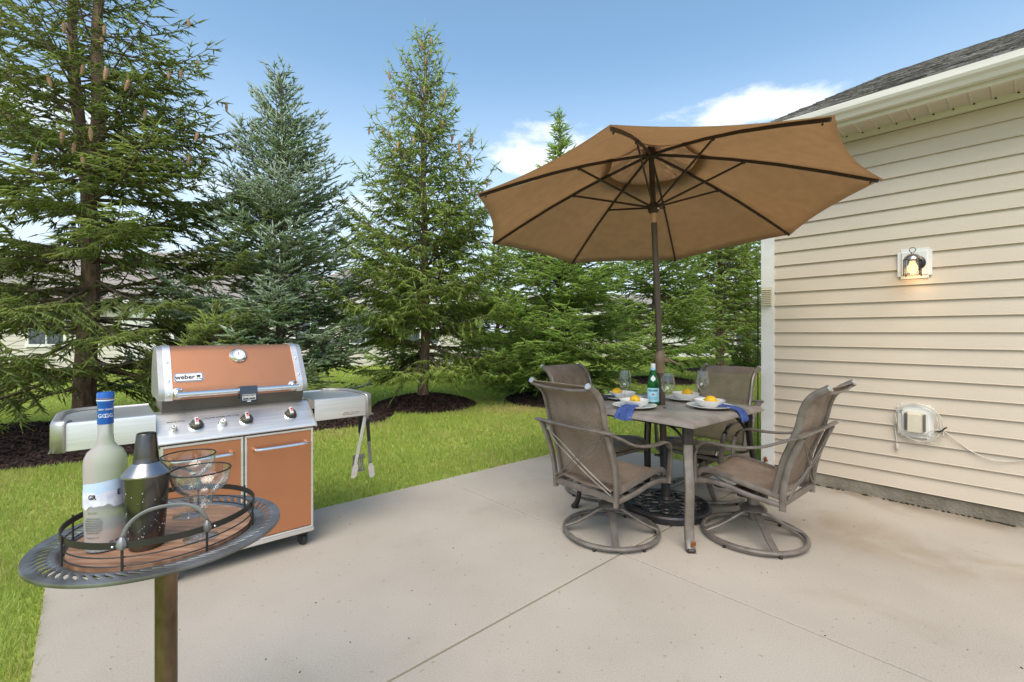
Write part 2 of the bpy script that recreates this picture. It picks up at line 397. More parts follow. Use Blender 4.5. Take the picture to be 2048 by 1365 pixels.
def np_obj(name, V, T, m, parent=None, tint=None, smooth=False):
    me = bpy.data.meshes.new(name); nv, nf = len(V), len(T)
    me.vertices.add(nv); me.vertices.foreach_set('co', np.asarray(V, np.float32).ravel())
    me.loops.add(nf*3); me.loops.foreach_set('vertex_index', np.asarray(T, np.int32).ravel())
    me.polygons.add(nf); me.polygons.foreach_set('loop_start', np.arange(0, nf*3, 3, dtype=np.int32))
    try: me.polygons.foreach_set('loop_total', np.full(nf, 3, np.int32))
    except Exception: pass
    if tint is not None:
        a = me.attributes.new('tint', 'FLOAT', 'POINT'); a.data.foreach_set('value', np.asarray(tint, np.float32))
    me.update(); me.validate()
    me.materials.append(MAT[m])
    o = bpy.data.objects.new(name, me); col.objects.link(o); o.parent = parent
    return o

_fc = {}
def text_mesh(s, size, depth=.0006, bold=0.):
    cu = bpy.data.curves.new('t', 'FONT'); cu.body = s; cu.size = size; cu.align_x = 'CENTER'; cu.align_y = 'CENTER'
    cu.extrude = depth; cu.offset = bold; cu.resolution_u = 3
    o = bpy.data.objects.new('t', cu); col.objects.link(o)
    dg = bpy.context.evaluated_depsgraph_get(); me = bpy.data.meshes.new_from_object(o.evaluated_get(dg))
    vs = [tuple(v.co) for v in me.vertices]; fs = [tuple(p.vertices) for p in me.polygons]
    bpy.data.objects.remove(o); bpy.data.curves.remove(cu); bpy.data.meshes.remove(me)
    return vs, fs
def lettering(s, size, M, name, m, parent, bold=0., depth=.0006, sx=1.):
    vs, fs = text_mesh(s, size, depth, bold); mb = MB(); mb.add([M @ Vector((x*sx, y, z)) for x, y, z in vs], fs)
    return mb.build(name, m, parent, smooth=False)
def bent_lettering(s, size, r, a0, z0, name, m, parent, bold=0., sx=1.):
    vs, fs = text_mesh(s, size, .0004, bold); mb = MB()
    mb.add([((r+z)*math.cos(a0+x*sx/r), (r+z)*math.sin(a0+x*sx/r), z0+y) for x, y, z in vs], fs)
    return mb.build(name, m, parent, smooth=False)


# ------------------------------------------------------------------ ground: lawn, patio slabs
S_DIR = Vector((.6735, -.739, 0)); IN_DIR = Vector((.739, .6735, 0)); CORNER = Vector((2.288, 4.067, 0)); HROT = math.atan2(-.739, .6735)
PATIO = [(-2.415, 2.43), (.39, 4.80), (1.41, 4.86), (1.70, 4.50), (2.27, 4.09), (7.7, -1.9), (4.6, -4.6), (1.7, -2.085)]
def clip(poly, a, b, c):                     # keep a*x+b*y <= c
    out = []
    for i in range(len(poly)):
        p, q = poly[i], poly[(i+1) % len(poly)]; dp, dq = a*p[0]+b*p[1]-c, a*q[0]+b*q[1]-c
        if dp <= 0: out.append(p)
        if dp*dq < 0: t = dp/(dp-dq); out.append((p[0]+(q[0]-p[0])*t, p[1]+(q[1]-p[1])*t))
    return out
def inset(poly, d):
    n = len(poly); area = sum(poly[i][0]*poly[(i+1) % n][1]-poly[(i+1) % n][0]*poly[i][1] for i in range(n)); sg = 1 if area > 0 else -1; out = []
    for i in range(n):
        p0, p1, p2 = Vector(poly[i-1]), Vector(poly[i]), Vector(poly[(i+1) % n])
        e1, e2 = (p1-p0).normalized(), (p2-p1).normalized(); n1 = Vector((-e1.y, e1.x))*sg; n2 = Vector((-e2.y, e2.x))*sg
        b = (n1+n2); b = b/max(.3, b.length_squared)*2; out.append(tuple(p1+b*d))
    return out

mb = MB(); mb.add([(-300, -60, -.015), (300, -60, -.015), (300, 500, -.015), (-300, 500, -.015)], [(0, 1, 2, 3)])
tagp(mb.build('lawn_ground', 'lawn', smooth=False), kind='structure')
patio = tagp(bpy.data.objects.new('patio', None), kind='structure'); col.objects.link(patio)
JX = (.62, 2.645); gp = .0042
jd, jn = (-.6735, .739), (.739, .6735)       # joint directions: along the wall, away from the wall
k1 = jn[0]*JX[0]+jn[1]*JX[1]; k2 = jd[0]*JX[0]+jd[1]*JX[1]
for s1 in (1, -1):
    for s2 in (1, -1):
        p = clip(PATIO, s1*jn[0], s1*jn[1], s1*k1-gp); p = clip(p, s2*jd[0], s2*jd[1], s2*k2-gp*1.5)
        if len(p) < 3: continue
        q = inset(p, .0022); n = len(p)
        vs = [(x, y, -.12) for x, y in p]+[(x, y, -.003) for x, y in p]+[(x, y, 0) for x, y in q]
        fs = [tuple(range(2*n, 3*n))]+[(i, (i+1) % n, n+(i+1) % n, n+i) for i in range(n)]+[(n+i, n+(i+1) % n, 2*n+(i+1) % n, 2*n+i) for i in range(n)]
        MB().add(vs, fs).build('slab', 'concrete', patio, smooth=False)
MB().prism(inset(PATIO, .03), -.13, -.022).build('joint_bed', 'lichen_dirt', patio, smooth=False)
MB().add([(-300, 24, .02), (300, 24, .02), (300, 31, .02), (-300, 31, .02)], [(0, 1, 2, 3)])
tagp(MB().prism([(-200, 34), (200, 34), (200, 41), (-200, 41)], -.1, .01).build('road', 'road', smooth=False), kind='structure')

# small litter on the slabs: grit and leaf crumbs
rg = np.random.default_rng(5)
mb = MB()
for i in range(95):
    x = rg.uniform(-1.6, 3.6); y = rg.uniform(1.3, 3.6)
    if -.739*x-.6735*y < -4.35 or x < -.9*y: continue
    s = rg.uniform(.0015, .004); a = rg.uniform(0, 6)
    M = Matrix.Rotation(a, 3, 'Z'); mb.box((x, y, s*.3), (s*rg.uniform(1, 2.2), s, s*.6), M)
tagp(mb.build('leaf_crumbs', 'ink_black', smooth=False), 'dark crumbs of leaf and grit scattered on the patio slabs', 'litter', kind='stuff')

# ------------------------------------------------------------------ house
house = thing('house', 'beige vinyl sided house wall with grey shingle roof beside the patio', 'house', CORNER, HROT)
# local frame: x along the wall, -y towards the patio
EXPO = .1145; Z0 = .105; LW = 6.5
bprof = MB()
x0, x1 = -.002, LW
cs = [(-.002, EXPO+.012), (-.004, EXPO+.004), (-.0185, .006), (-.021, .003), (-.021, 0), (-.018, -.0015), (-.0155, .0035), (.0, .0035)]
n = len(cs); vs = []
xs = np.linspace(x0, x1, 14)
for i, x in enumerate(xs):
    wv = .0006*math.sin(i*2.3)
    vs += [(x, y+wv, z) for y, z in cs]
fs = [tuple(range(n))[::-1], tuple((len(xs)-1)*n+k for k in range(n))]
for i in range(len(xs)-1): fs += [(i*n+k, i*n+(k+1) % n, (i+1)*n+(k+1) % n, (i+1)*n+k) for k in range(n)]
bm_ = bprof.add(vs, fs).mesh('siding_board', 'siding', True, 20)
NB = 23
for i in range(NB):
    o = bpy.data.objects.new('siding_board', bm_); col.objects.link(o); o.parent = house; o.location = (0, 0, Z0+i*EXPO)
ZT = Z0+NB*EXPO          # 2.7385
MB().box((LW/2, 3.5, 1.36), (LW, 6.98, 2.70)).build('wall_core', 'siding', house, smooth=False)
MB().box((LW/2, -.010, ZT+.030), (LW, .024, .06)).build('frieze_board', 'gutter', house, smooth=False)
MB().box((LW/2, -.017, ZT+.004), (LW, .014, .008)).build('frieze_channel', 'siding', house, smooth=False)
f = MB(); f.box((LW/2-.05, 3.45, .0), (LW+.1, 6.9+.01, .212)); f.build('foundation', 'foundation', house, smooth=False)
mb = MB()                                # dirt and moss line where the foundation meets the slab
for i in range(420):
    x = rg.uniform(-.05, LW); s = rg.uniform(.004, .013)
    mb.box((x, -.008-rg.uniform(0, .012), s*.2), (s*2.2, s, s*.7), Matrix.Rotation(rg.uniform(0, 3), 3, 'Z'))
mb.build('moss_line', 'lichen_dirt', house, smooth=False)['kind'] = 'stuff'
# corner post: two trim faces
cp = MB(); cp.prism([(-.104, -.026), (0.0, -.026), (.0, -.004), (-.080, -.004), (-.080, .10), (-.104, .10)], .09, ZT+.05)
cp.build('corner_post', 'white_trim', house, smooth=False)
# soffit: one ribbed panel after the other
OV = .31; ZS = 2.785
sp_ = MB(); pw = .1016
sp_.add([(0, -.0, ZS), (.006, -.0, ZS+.007), (pw-.012, -.0, ZS+.007), (pw-.006, 0, ZS), (pw, 0, ZS),
         (0, -OV, ZS), (.006, -OV, ZS+.007), (pw-.012, -OV, ZS+.007), (pw-.006, -OV, ZS), (pw, -OV, ZS)],
        [(0, 1, 6, 5), (1, 2, 7, 6), (2, 3, 8, 7), (3, 4, 9, 8)])
spm = sp_.mesh('soffit_panel', 'soffit', False); notch = MB().add([(.004, -.021, ZS-.001), (.018, -.021, ZS-.001), (.011, -.04, ZS-.001), (.011, -.021, ZS-.010)], [(0, 1, 3), (0, 3, 2), (1, 2, 3), (0, 2, 1)]).mesh('vent_gap', 'dark_hole', False)
for i in range(int((LW+.3)/pw)):
    o = bpy.data.objects.new('soffit_panel', spm); col.objects.link(o); o.parent = house; o.location = (-.3+i*pw, 0, 0)
    q = bpy.data.objects.new('vent_gap', notch); col.objects.link(q); q.parent = o
MB().box((LW/2-.15, -OV-.008, ZS+.055), (LW+.3, .016, .15)).build('fascia', 'gutter', house, smooth=False)
# K-style gutter profile, open trough
gpr = [(-OV-.018, ZS+.010), (-OV-.018, ZS+.105), (-OV-.021, ZS+.105), (-OV-.021, ZS+.013), (-OV-.075, ZS+.013), (-OV-.090, ZS+.035), (-OV-.112, ZS+.050),
       (-OV-.120, ZS+.066), (-OV-.120, ZS+.098), (-OV-.110, ZS+.101), (-OV-.110, ZS+.106), (-OV-.124, ZS+.106), (-OV-.125, ZS+.064), (-OV-.116, ZS+.046), (-OV-.094, ZS+.031), (-OV-.079, ZS+.006)]
g = MB(); g.prism(gpr, -.3, LW, 'x'); g.build('gutter', 'gutter', house, smooth=False)
# roof deck and shingles
PIT = .455; sl = math.atan(PIT); RY0 = -OV-.075; RZ0 = ZS+.095
deck = MB()
L_ = 7.4/math.cos(sl)
def rp(x, u, h=0): return (x, RY0+u*math.cos(sl)-h*math.sin(sl), RZ0+u*math.sin(sl)+h*math.cos(sl))
deck.add([rp(-.30, 0, -.02), rp(LW, 0, -.02), rp(LW, L_, -.02), rp(-.30, L_, -.02), rp(-.30, 0, .0), rp(LW, 0, .0), rp(LW, L_, .0), rp(-.30, L_, .0)],
         [(0, 3, 2, 1), (4, 5, 6, 7), (0, 1, 5, 4), (2, 3, 7, 6), (0, 4, 7, 3), (1, 2, 6, 5)])
deck.add([(-.295, RY0+7.4, RZ0+7.4*PIT-.001), (LW, RY0+7.4, RZ0+7.4*PIT-.001), (LW, RY0+14.5, RZ0), (-.295, RY0+14.5, RZ0)], [(0, 1, 2, 3)])
roof = deck.build('roof', 'shingle', house, smooth=False)
gb = MB(); gb.add([(0, 0.01, 2.6), (0, 6.9, 2.6), (0, 6.9, RZ0+6.8*PIT-.2), (0, .01, RZ0+.1)], [(0, 1, 2, 3)]); gb.build('gable_wall', 'siding', house, smooth=False)
CE = .142; cand = []; variants = []
for k in range(6):
    hh = .006+.0022*k; lw = .30; l2 = .155
    b = MB(); b.add([(0, 0, .001), (lw, 0, .001), (lw, l2, .0), (0, l2, .0), (0, 0, hh), (lw, 0, hh), (lw, l2, .004), (0, l2, .004)],
                    [(0, 3, 2, 1), (4, 5, 6, 7), (0, 1, 5, 4), (2, 3, 7, 6), (0, 4, 7, 3), (1, 2, 6, 5)])
    variants.append((b, b.mesh('shingle', 'shingle', False)))
ncourse = int(L_/CE)
for c in range(ncourse):
    x = -.30
    while x < LW:
        wd = rnd.choice((.10, .14, .18, .22, .26, .3)); wd = min(wd, LW-x+.001)
        cand.append((c, x, wd, rnd.randrange(6), rnd.random())); x += wd+.002
cand.sort(key=lambda t: (t[1]-1.4)**2*.35+(t[0]*CE)**2)
rest = MB(); tints = []
roof_rot = Matrix.Rotation(sl, 3, 'X')
for i, (c, x, wd, k, tt) in enumerate(cand):
    if i < 300:
        o = bpy.data.objects.new('shingle', variants[k][1]); col.objects.link(o); o.parent = roof
        o.location = rp(x, c*CE); o.rotation_euler = (sl, 0, 0); o.scale = (wd/.30, 1, 1)
    else:
        b = variants[k][0]; rest.add([roof_rot @ Vector((vx*wd/.3, vy, vz))+Vector(rp(x, c*CE)) for vx, vy, vz in b.v], b.f); tints += [tt]*8
o = rest.build('upper_shingles', 'shingle', roof, smooth=False); o['kind'] = 'stuff'
a = o.data.attributes.new('tint', 'FLOAT', 'POINT'); a.data.foreach_set('value', tints[:len(o.data.vertices)])

def wall_empty(name, label, cat, s, z, group=None):        # a thing mounted on the wall at s metres from the corner
    p = CORNER+S_DIR*s; return thing(name, label, cat, (p.x, p.y, z), HROT, group)
def mount_block(parent, wd, ht, name='mounting_block'):
    c = .018
    def oct_(w_, h_, c): return [(-w_/2, -h_/2+c), (-w_/2+c, -h_/2+c), (-w_/2+c, -h_/2), (w_/2-c, -h_/2), (w_/2-c, -h_/2+c), (w_/2, -h_/2+c),
                                 (w_/2, h_/2-c), (w_/2-c, h_/2-c), (w_/2-c, h_/2), (-w_/2+c, h_/2), (-w_/2+c, h_/2-c), (-w_/2, h_/2-c)]
    m_ = MB(); p1 = oct_(wd, ht, c); m_.prism(p1, -.030, -.008, 'y'); m_.build(name, 'white_vinyl', parent, smooth=False)
    m_ = MB(); m_.box((0, -.034, 0), (wd-.045, .012, ht-.045), bev=.004); m_.build('raised_panel', 'white_vinyl', parent, smooth=False)
# lantern
lt = wall_empty('wall_lantern', 'lit coach lantern with bronze dome on a white block, high on the beige siding', 'wall light', .93, 1.745)
mount_block(lt, .19, .215)
MB().lathe([(.001, 0), (.052, 0), (.052, .008), (.044, .016), (.03, .02), (.001, .022)], 28, (.012, -.040, .0), axis=(0, -1, 0)).build('back_plate', 'lantern_bronze', lt)
LX, LY, LZ = .0, -.118, -.022
MB().tube([(.012, -.05, .025), (.008, -.085, .04), (LX, LY, .044)], .007, 8).build('arm', 'lantern_bronze', lt)
dm = MB(); dm.lathe([(.050, .020), (.053, .022), (.050, .027), (.043, .043), (.028, .056), (.012, .062), (.008, .066), (.008, .074), (.001, .075)], 28, (LX, LY, LZ+.018)); dm.build('dome', 'lantern_top', lt)
MB().tube([(LX+.017*math.cos(t), LY, LZ+.108+.017*math.sin(t)) for t in np.linspace(0, 2*PI, 17)[:-1]], .0022, 6, closed=True, up=(0, 1, 0)).build('hanging_ring', 'lantern_bronze', lt)
HB = .042
cg = MB()
for sx_ in (-1, 1):
    for sy_ in (-1, 1):
        cg.bar([(LX+sx_*HB, LY+sy_*HB, LZ-.066), (LX+sx_*HB, LY+sy_*HB, LZ+.036)], .006, .006, up=(1, 0, 0)); cg.sphere((LX+sx_*HB, LY+sy_*HB, LZ-.069), .006, 8, 6)
for zz in (LZ-.062, LZ+.038):
    for sg in (-1, 1):
        cg.bar([(LX-HB, LY+sg*HB, zz), (LX+HB, LY+sg*HB, zz)], .005, .005); cg.bar([(LX+sg*HB, LY-HB, zz), (LX+sg*HB, LY+HB, zz)], .005, .005)
cg.build('cage', 'lantern_bronze', lt, smooth=False)
for (cx_, cy_, dx_, dy_) in ((LX, LY-HB+.002, .078, .0015), (LX, LY+HB-.002, .078, .0015), (LX-HB+.002, LY, .0015, .078), (LX+HB-.002, LY, .0015, .078)):
    MB().box((cx_, cy_, LZ-.012), (dx_, dy_, .095)).build('pane', 'pane_glass', lt, smooth=False)
MB().lathe([(.001, -.034), (.014, -.031), (.026, -.020), (.031, -.004), (.029, .010), (.021, .026), (.016, .040), (.015, .050), (.001, .051)], 20, (LX, LY, LZ-.020)).build('bulb', 'bulb', lt)
ld = bpy.data.lights.new('lantern_light', 'POINT'); ld.energy = .55; ld.color = (1, .62, .28); ld.shadow_soft_size = .03
lo = bpy.data.objects.new('lantern_light', ld); col.objects.link(lo); lo.parent = lt; lo.location = (LX, LY, LZ-.055)

# vent hood block lower down, with a coiled cord
vb = wall_empty('vent_hood', 'beige plastic vent hood on a white block, low on the siding below the lantern', 'vent', .935, .612)
mount_block(vb, .20, .235)
h = MB(); h.prism([(-.055, -.075), (.055, -.075), (.055, .065), (.035, .08), (-.035, .08), (-.055, .065)], -.045, -.036, 'y')
h.build('hood_plate', 'white_vinyl', vb, smooth=False)
h = MB(); h.add([(-.045, -.040, .072), (.045, -.040, .072), (.045, -.040, -.07), (-.045, -.040, -.07), (-.036, -.085, .052), (.036, -.085, .052), (.036, -.092, -.07), (-.036, -.092, -.07)],
                [(0, 1, 5, 4), (4, 5, 6, 7), (1, 2, 6, 5), (0, 4, 7, 3)]); h.build('hood', 'cream_plastic', vb, smooth=False)
for sg in (-1, 1): MB().box((sg*.053, -.052, -.005), (.010, .02, .12)).build('side_slot', 'cookbox', vb, smooth=False)
# cord: points given as (s, z) on the wall, standing a little proud
cord = thing('extension_cord', 'white electric cord coiled around the low vent block, its end trailing along the wall', 'cord', (CORNER.x, CORNER.y, 0), HROT)
def wp(px, py, off):                        # point at 'off' metres in front of the wall, by bearing and height of the photograph
    q = (px-1024)/F; d0 = 4.43-off; Y = d0/(.739*q+.6735); X = q*Y; z = HC-(py-665)*Y/F
    r_ = Vector((X, Y, 0))-CORNER; return Vector((r_.dot(S_DIR), -off, z))
def z6(x, y): return (1760+x/7.11, 780+y/7.11)
cpath = [(240, 745), (222, 600), (210, 490), (240, 480), (222, 330), (290, 230), (430, 192), (600, 215), (740, 290), (800, 400), (825, 520), (790, 640), (700, 715), (560, 735), (430, 690), (300, 600), (262, 450), (300, 260),
         (450, 215), (640, 232), (790, 330), (850, 470), (860, 590), (790, 690), (660, 742), (500, 715), (370, 655), (280, 480), (330, 250), (520, 200), (720, 262), (830, 350), (895, 480), (905, 590), (890, 700), (800, 765), (700, 730),
         (660, 650), (720, 590), (830, 575), (905, 592), (1000, 650), (1120, 745), (1250, 845), (1400, 925), (1560, 985), (1700, 1012), (1880, 1020), (2100, 1005), (2300, 960)]
rr = random.Random(3); pts = []
for i, (a, b) in enumerate(cpath):
    off = .026+.004*math.sin(i*1.7)+(.026 if 3 <= i < 40 else 0); pts.append(wp(*z6(a, b), off))
MB().tube(catmull(pts, 5), .0036, 6).build('cable', 'cord', cord)
pp = wp(*z6(243, 800), .03); MB().lathe([(.003, .02), (.010, .012), (.011, -.012), (.009, -.018), (.001, -.018)], 12, pp).build('plug', 'cord', cord)
pr = MB(); [pr.box(pp+Vector((dx, 0, -.026)), (.0015, .006, .018)) for dx in (-.006, .006)]; pr.build('prong', 'chrome', cord, smooth=False)
tp_ = [wp(*z6(a, b), .062) for a, b in ((800, 590), (850, 600), (900, 570), (925, 545), (955, 540))]; MB().tube(tp_, .005, 6).build('twist_tie', 'ink_black', cord)
# louvred cover on the corner post
lv = wall_empty('louvre_cover', 'small yellowed louvred plastic cover on the white corner post', 'vent cover', -.055, 1.56)
MB().box((0, -.034, 0), (.088, .014, .165), bev=.003).build('backing', 'cream_plastic', lv, smooth=False)
sm = MB().add([(-.04, -.041, .006), (.04, -.041, .006), (.04, -.054, -.007), (-.04, -.054, -.007), (-.04, -.041, -.007), (.04, -.041, -.007)], [(0, 1, 2, 3), (3, 2, 5, 4), (0, 3, 4), (1, 5, 2)]).mesh('slat', 'cream_plastic', False)
for i in range(9):
    o = bpy.data.objects.new('slat', sm); col.objects.link(o); o.parent = lv; o.location = (0, 0, .066-i*.0165)
# stub at foot of the corner post
st = wall_empty('pipe_stub', 'rusty brown pipe stub with crumbled white caulk at the foot of the corner post', 'pipe', -.075, .0)
MB().tube([(0, -.04, .0), (0, -.04, .105), (.01, -.045, .13), (.03, -.05, .135)], .010, 8).build('pipe', 'rust', st)
MB().sphere((.012, -.045, .15), .014, 8, 6).build('valve', 'rust', st)
cm = MB()
for i in range(14): cm.box((rr.uniform(-.03, .05), -.035-rr.uniform(0, .03), rr.uniform(.0, .06)), (.018, .012, .03), Matrix.Rotation(rr.uniform(0, 3), 3, 'X'))
cm.build('caulk', 'white_vinyl', st, smooth=False)

# ------------------------------------------------------------------ neighbours' houses beyond the trees
def far_house(name_label, loc, rz, L, D, eave, ridge, windows, hip=False):
    h = thing('neighbour_house', name_label, 'house', loc, rz, 'pale houses beyond the trees')
    nb = int(eave/.16); lap = MB()
    for i in range(nb): lap.add([(0, -.015, i*.16), (L, -.015, i*.16), (L, 0, (i+1)*.16), (0, 0, (i+1)*.16), (0, 0, i*.16), (L, 0, i*.16)], [(0, 1, 2, 3), (0, 4, 5, 1)])
    lap.add([(0, 0, 0), (0, D, 0), (0, D, eave), (0, D/2, ridge), (0, 0, eave)], [(0, 1, 2, 3, 4)]); lap.add([(L, 0, 0), (L, D, 0), (L, D, eave), (L, D/2, ridge), (L, 0, eave)], [(0, 4, 3, 2, 1)])
    lap.add([(0, D, 0), (L, D, 0), (L, D, eave), (0, D, eave)], [(0, 3, 2, 1)]); lap.build('wall', 'wall_far', h, smooth=False)
    o_ = .4; sl_ = (ridge-eave)/(D/2); r_ = MB(); zl = eave-o_*sl_
    nr = int((D/2+o_)/.35)
    for sd_ in (0, 1):
        for i in range(nr):
            a0, a1 = i/nr, (i+1)/nr; y0 = -o_+(D/2+o_)*a0; y1 = -o_+(D/2+o_)*a1
            if sd_: y0, y1 = D-y0, D-y1
            z0_, z1_ = zl+(ridge-zl)*a0+.03, zl+(ridge-zl)*a1
            xi = (L*.28 if hip else 0)
            r_.add([(-o_+xi*a0, y0, z0_), (L+o_-xi*a0, y0, z0_), (L+o_-xi*a1, y1, z1_), (-o_+xi*a1, y1, z1_), (-o_+xi*a0, y0, z0_-.03), (L+o_-xi*a0, y0, z0_-.03)], [(0, 1, 2, 3), (0, 4, 5, 1)])
    r_.build('roof', 'roof_far', h, smooth=False)
    MB().box((L/2, -o_-.04, zl), (L+.8, .09, .14)).build('gutter', 'white_trim', h, smooth=False)
    for (x, z, ww, hh, kind) in windows:
        f_ = MB()
        for dx, dz, a, b in ((0, hh/2, ww+.16, .09), (0, -hh/2, ww+.16, .09), (-ww/2, 0, .09, hh), (ww/2, 0, .09, hh), (0, 0, .04, hh), (0, 0, ww, .04)):
            f_.box((x+dx, -.045, z+dz), (a, .06+.004*(abs(dx) > .01), b))
        fo = f_.build('window_frame' if kind == 'w' else 'door_frame', 'white_trim', h, smooth=False)
        MB().box((x, -.025, z), (ww, .02, hh)).build('pane' if kind == 'w' else 'door_panel', 'window_far' if kind == 'w' else 'white_trim', fo, smooth=False)
    return h
far_house('long pale house with a high brown shingle roof behind the left spruces', (-22, 15.5, 0), R(4), 12.2, 9, 2.5, 4.75, [(3, 1.4, 1.2, 1.2, 'w'), (6.2, 1.4, 1.2, 1.2, 'w'), (9.2, 1.05, 1.0, 2.0, 'd'), (10.8, 1.4, 1.0, 1.2, 'w')])
far_house('pale house with a hipped brown roof behind the blue spruce', (-9.0, 17.2, 0), R(2), 7.6, 9, 2.5, 4.25, [(1.6, 1.4, 1.2, 1.2, 'w'), (3.6, 1.4, 1.2, 1.2, 'w'), (5.6, 1.4, 1.4, 1.2, 'w')], hip=True)
far_house('low pale house glimpsed between the middle and right spruces', (1.2, 24, 0), R(-3), 12, 8, 2.3, 3.5, [(1.8, 1.2, 1.2, 1.2, 'w'), (4.6, 1.2, 1.2, 1.2, 'w'), (7.6, 1.0, 2.4, 1.9, 'd'), (10.6, 1.2, 1.2, 1.2, 'w')])

# ------------------------------------------------------------------ patio table
TC = (1.07, 3.28); TYAW = R(40); TS = .95; TZ = .74
tb = thing('patio_table', 'square brown patio table with stone tile top, set for four under the umbrella', 'table', (*TC, 0), TYAW)
hw = TS/2; bw = .075
def mitre(k):
    M = Matrix.Rotation(k*PI/2, 3, 'Z'); a = hw; b = hw-bw
    prof = [(b, TZ-.006), (b, TZ-.001), (b+.004, TZ+.001), (a-.030, TZ+.001), (a-.012, TZ-.010), (a, TZ-.026), (a, TZ-.031), (a-.03, TZ-.033), (b, TZ-.033)]
    vs = [(-r, -r, z) for r, z in prof]+[(r, -r, z) for r, z in prof]; n_ = len(prof)
    # small rounding of the mitred corner
    return MB().add([M @ Vector(v) for v in vs], [(i, (i+1) % n_, n_+(i+1) % n_, n_+i) for i in range(n_)]+[tuple(range(n_)), tuple(range(2*n_-1, n_-1, -1))])
for k in range(4): mitre(k).build('rim_board', 'table_rim', tb, angle=50)
b = hw-bw; q = (b-.002)
tm = MB().box((0, 0, 0), (q-.004, q-.004, .012), bev=.003).mesh('top_tile', 'table_tile', False)
for sx_ in (-1, 1):
    for sy_ in (-1, 1):
        if sx_*sy_: o = bpy.data.objects.new('top_tile', tm); col.objects.link(o); o.parent = tb; o.location = (sx_*q/2, sy_*q/2, TZ-.0065); o.rotation_euler = (0, 0, R(90)*((sx_+1)+(sy_ > 0)))
MB().box((0, 0, TZ-.022), (2*b-.004, 2*b-.004, .018)).build('tile_bed', 'frame_dark', tb, smooth=False)
ap = MB()
for k in range(4):
    M = Matrix.Rotation(k*PI/2, 3, 'Z'); ap.bar([M @ Vector((-.36, -.36, TZ-.048)), M @ Vector((.36, -.36, TZ-.048))], .022, .03)
ap.build('apron', 'frame_dark', tb, smooth=False)
def tleg(k, near):
    a = -PI*3/4+k*PI/2; d = Vector((math.cos(a), math.sin(a), 0))
    prof = catmull([(.565, .70), (.565, .62), (.575, .50), (.60, .38), (.603, .28), (.592, .16), (.60, .07), (.625, .012)], 4)
    mb = MB(); pts = [d*p.x+Vector((0, 0, p.y)) for p in prof]; mb.bar(pts, .052, .030, up=d)
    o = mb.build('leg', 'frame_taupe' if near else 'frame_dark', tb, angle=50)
    s_ = MB(); s_.bar([d*.567+Vector((0, 0, .705)), d*.567+Vector((0, 0, .60))], .058, .037, up=d); s_.build('leg_sleeve', 'frame_dark', o, smooth=False)
    for z in (.665, .622): MB().lathe([(.006, 0), (.005, .003), (.001, .004)], 8, d*.585+Vector((0, 0, z)), axis=d).build('bolt', 'ink_black', o)
    t_ = Vector((-d.y, d.x, 0))
    f_ = MB(); f_.box(d*.625+Vector((0, 0, .012)), (.05, .05, .024), Matrix.Rotation(a, 3, 'Z'), bev=.008); fo = f_.build('foot', 'frame_dark', o, smooth=False)
    if near:
        r_ = MB(); [r_.box(d*(.641)+t_*rr.uniform(-.018, .018)+Vector((0, 0, rr.uniform(.04, .062))), (.004, .02, .014), Matrix.Rotation(a, 3, 'Z')) for i in range(4)]; r_.build('rust_patch', 'rust', o, smooth=False)
    # curved corner braces under the rim
    for sg in (-1, 1):
        e = (Matrix.Rotation(sg*PI/4*3, 3, 'Z') @ d)
        p = [d*.555+Vector((0, 0, .56)), d*.535+e*.03+Vector((0, 0, .63)), d*.52+e*.085+Vector((0, 0, .675)), d*.50+e*.18+Vector((0, 0, .692))]
        MB().tube(catmull(p, 4), .008, 6).build('brace', 'frame_dark', o)
for k in range(4): tleg(k, k == 0)
# wire basket ring low on the umbrella tube

# ------------------------------------------------------------------ umbrella
PB = Vector((1.087, 3.29, 0)); HUB = Vector((.979, 3.292, 2.515)); pdir = (HUB-PB).normalized()
def pol(z): return PB+pdir*(z/pdir.z)
um = thing('patio_umbrella', 'tilted brown octagonal patio umbrella on a pole through the table', 'umbrella', PB)
def L(p): return Vector(p)-PB
MB().tube([L(pol(.40)), L(pol(1.0))], .024, 16).build('lower_pole', 'pole_brown', um)
MB().tube([L(pol(1.0)), L(pol(2.02))], .0205, 16).build('upper_pole', 'pole_brown', um)
MB().tube([L(pol(2.02)), L(pol(2.10))], .0215, 16).build('tilt_collar', 'chrome', um)
MB().tube([L(pol(2.09)), L(pol(2.50))], .0195, 12).build('top_pole', 'rib_brown', um)
cr = MB(); c0 = L(pol(1.035))
cr.lathe([(.022, -.075), (.030, -.07), (.031, .0), (.036, .01), (.037, .045), (.028, .07), (.0215, .085)], 18, c0, cap=True); ch = cr.build('crank_housing', 'tan_plastic', um)
mbk = MB(); mbk.tube([c0+Vector((.03, -.01, .02)), c0+Vector((.052, -.02, .02))], .018, 12); mbk.build('crank_boss', 'tan_plastic', ch)
ca = MB(); ca.tube(catmull([c0+Vector((.05, -.024, .028)), c0+Vector((.085, -.032, .008)), c0+Vector((.125, -.036, -.012))], 4), [.010, .009, .008, .007, .0065, .006, .006, .007, .007], 8); ca.build('crank_handle', 'tan_plastic', ch)
MB().lathe([(.013, 0), (.012, .003), (.001, .004)], 12, c0+Vector((.050, -.022, .024)), axis=(.75, -.65, .1)).build('crank_cap', 'chrome', ch)
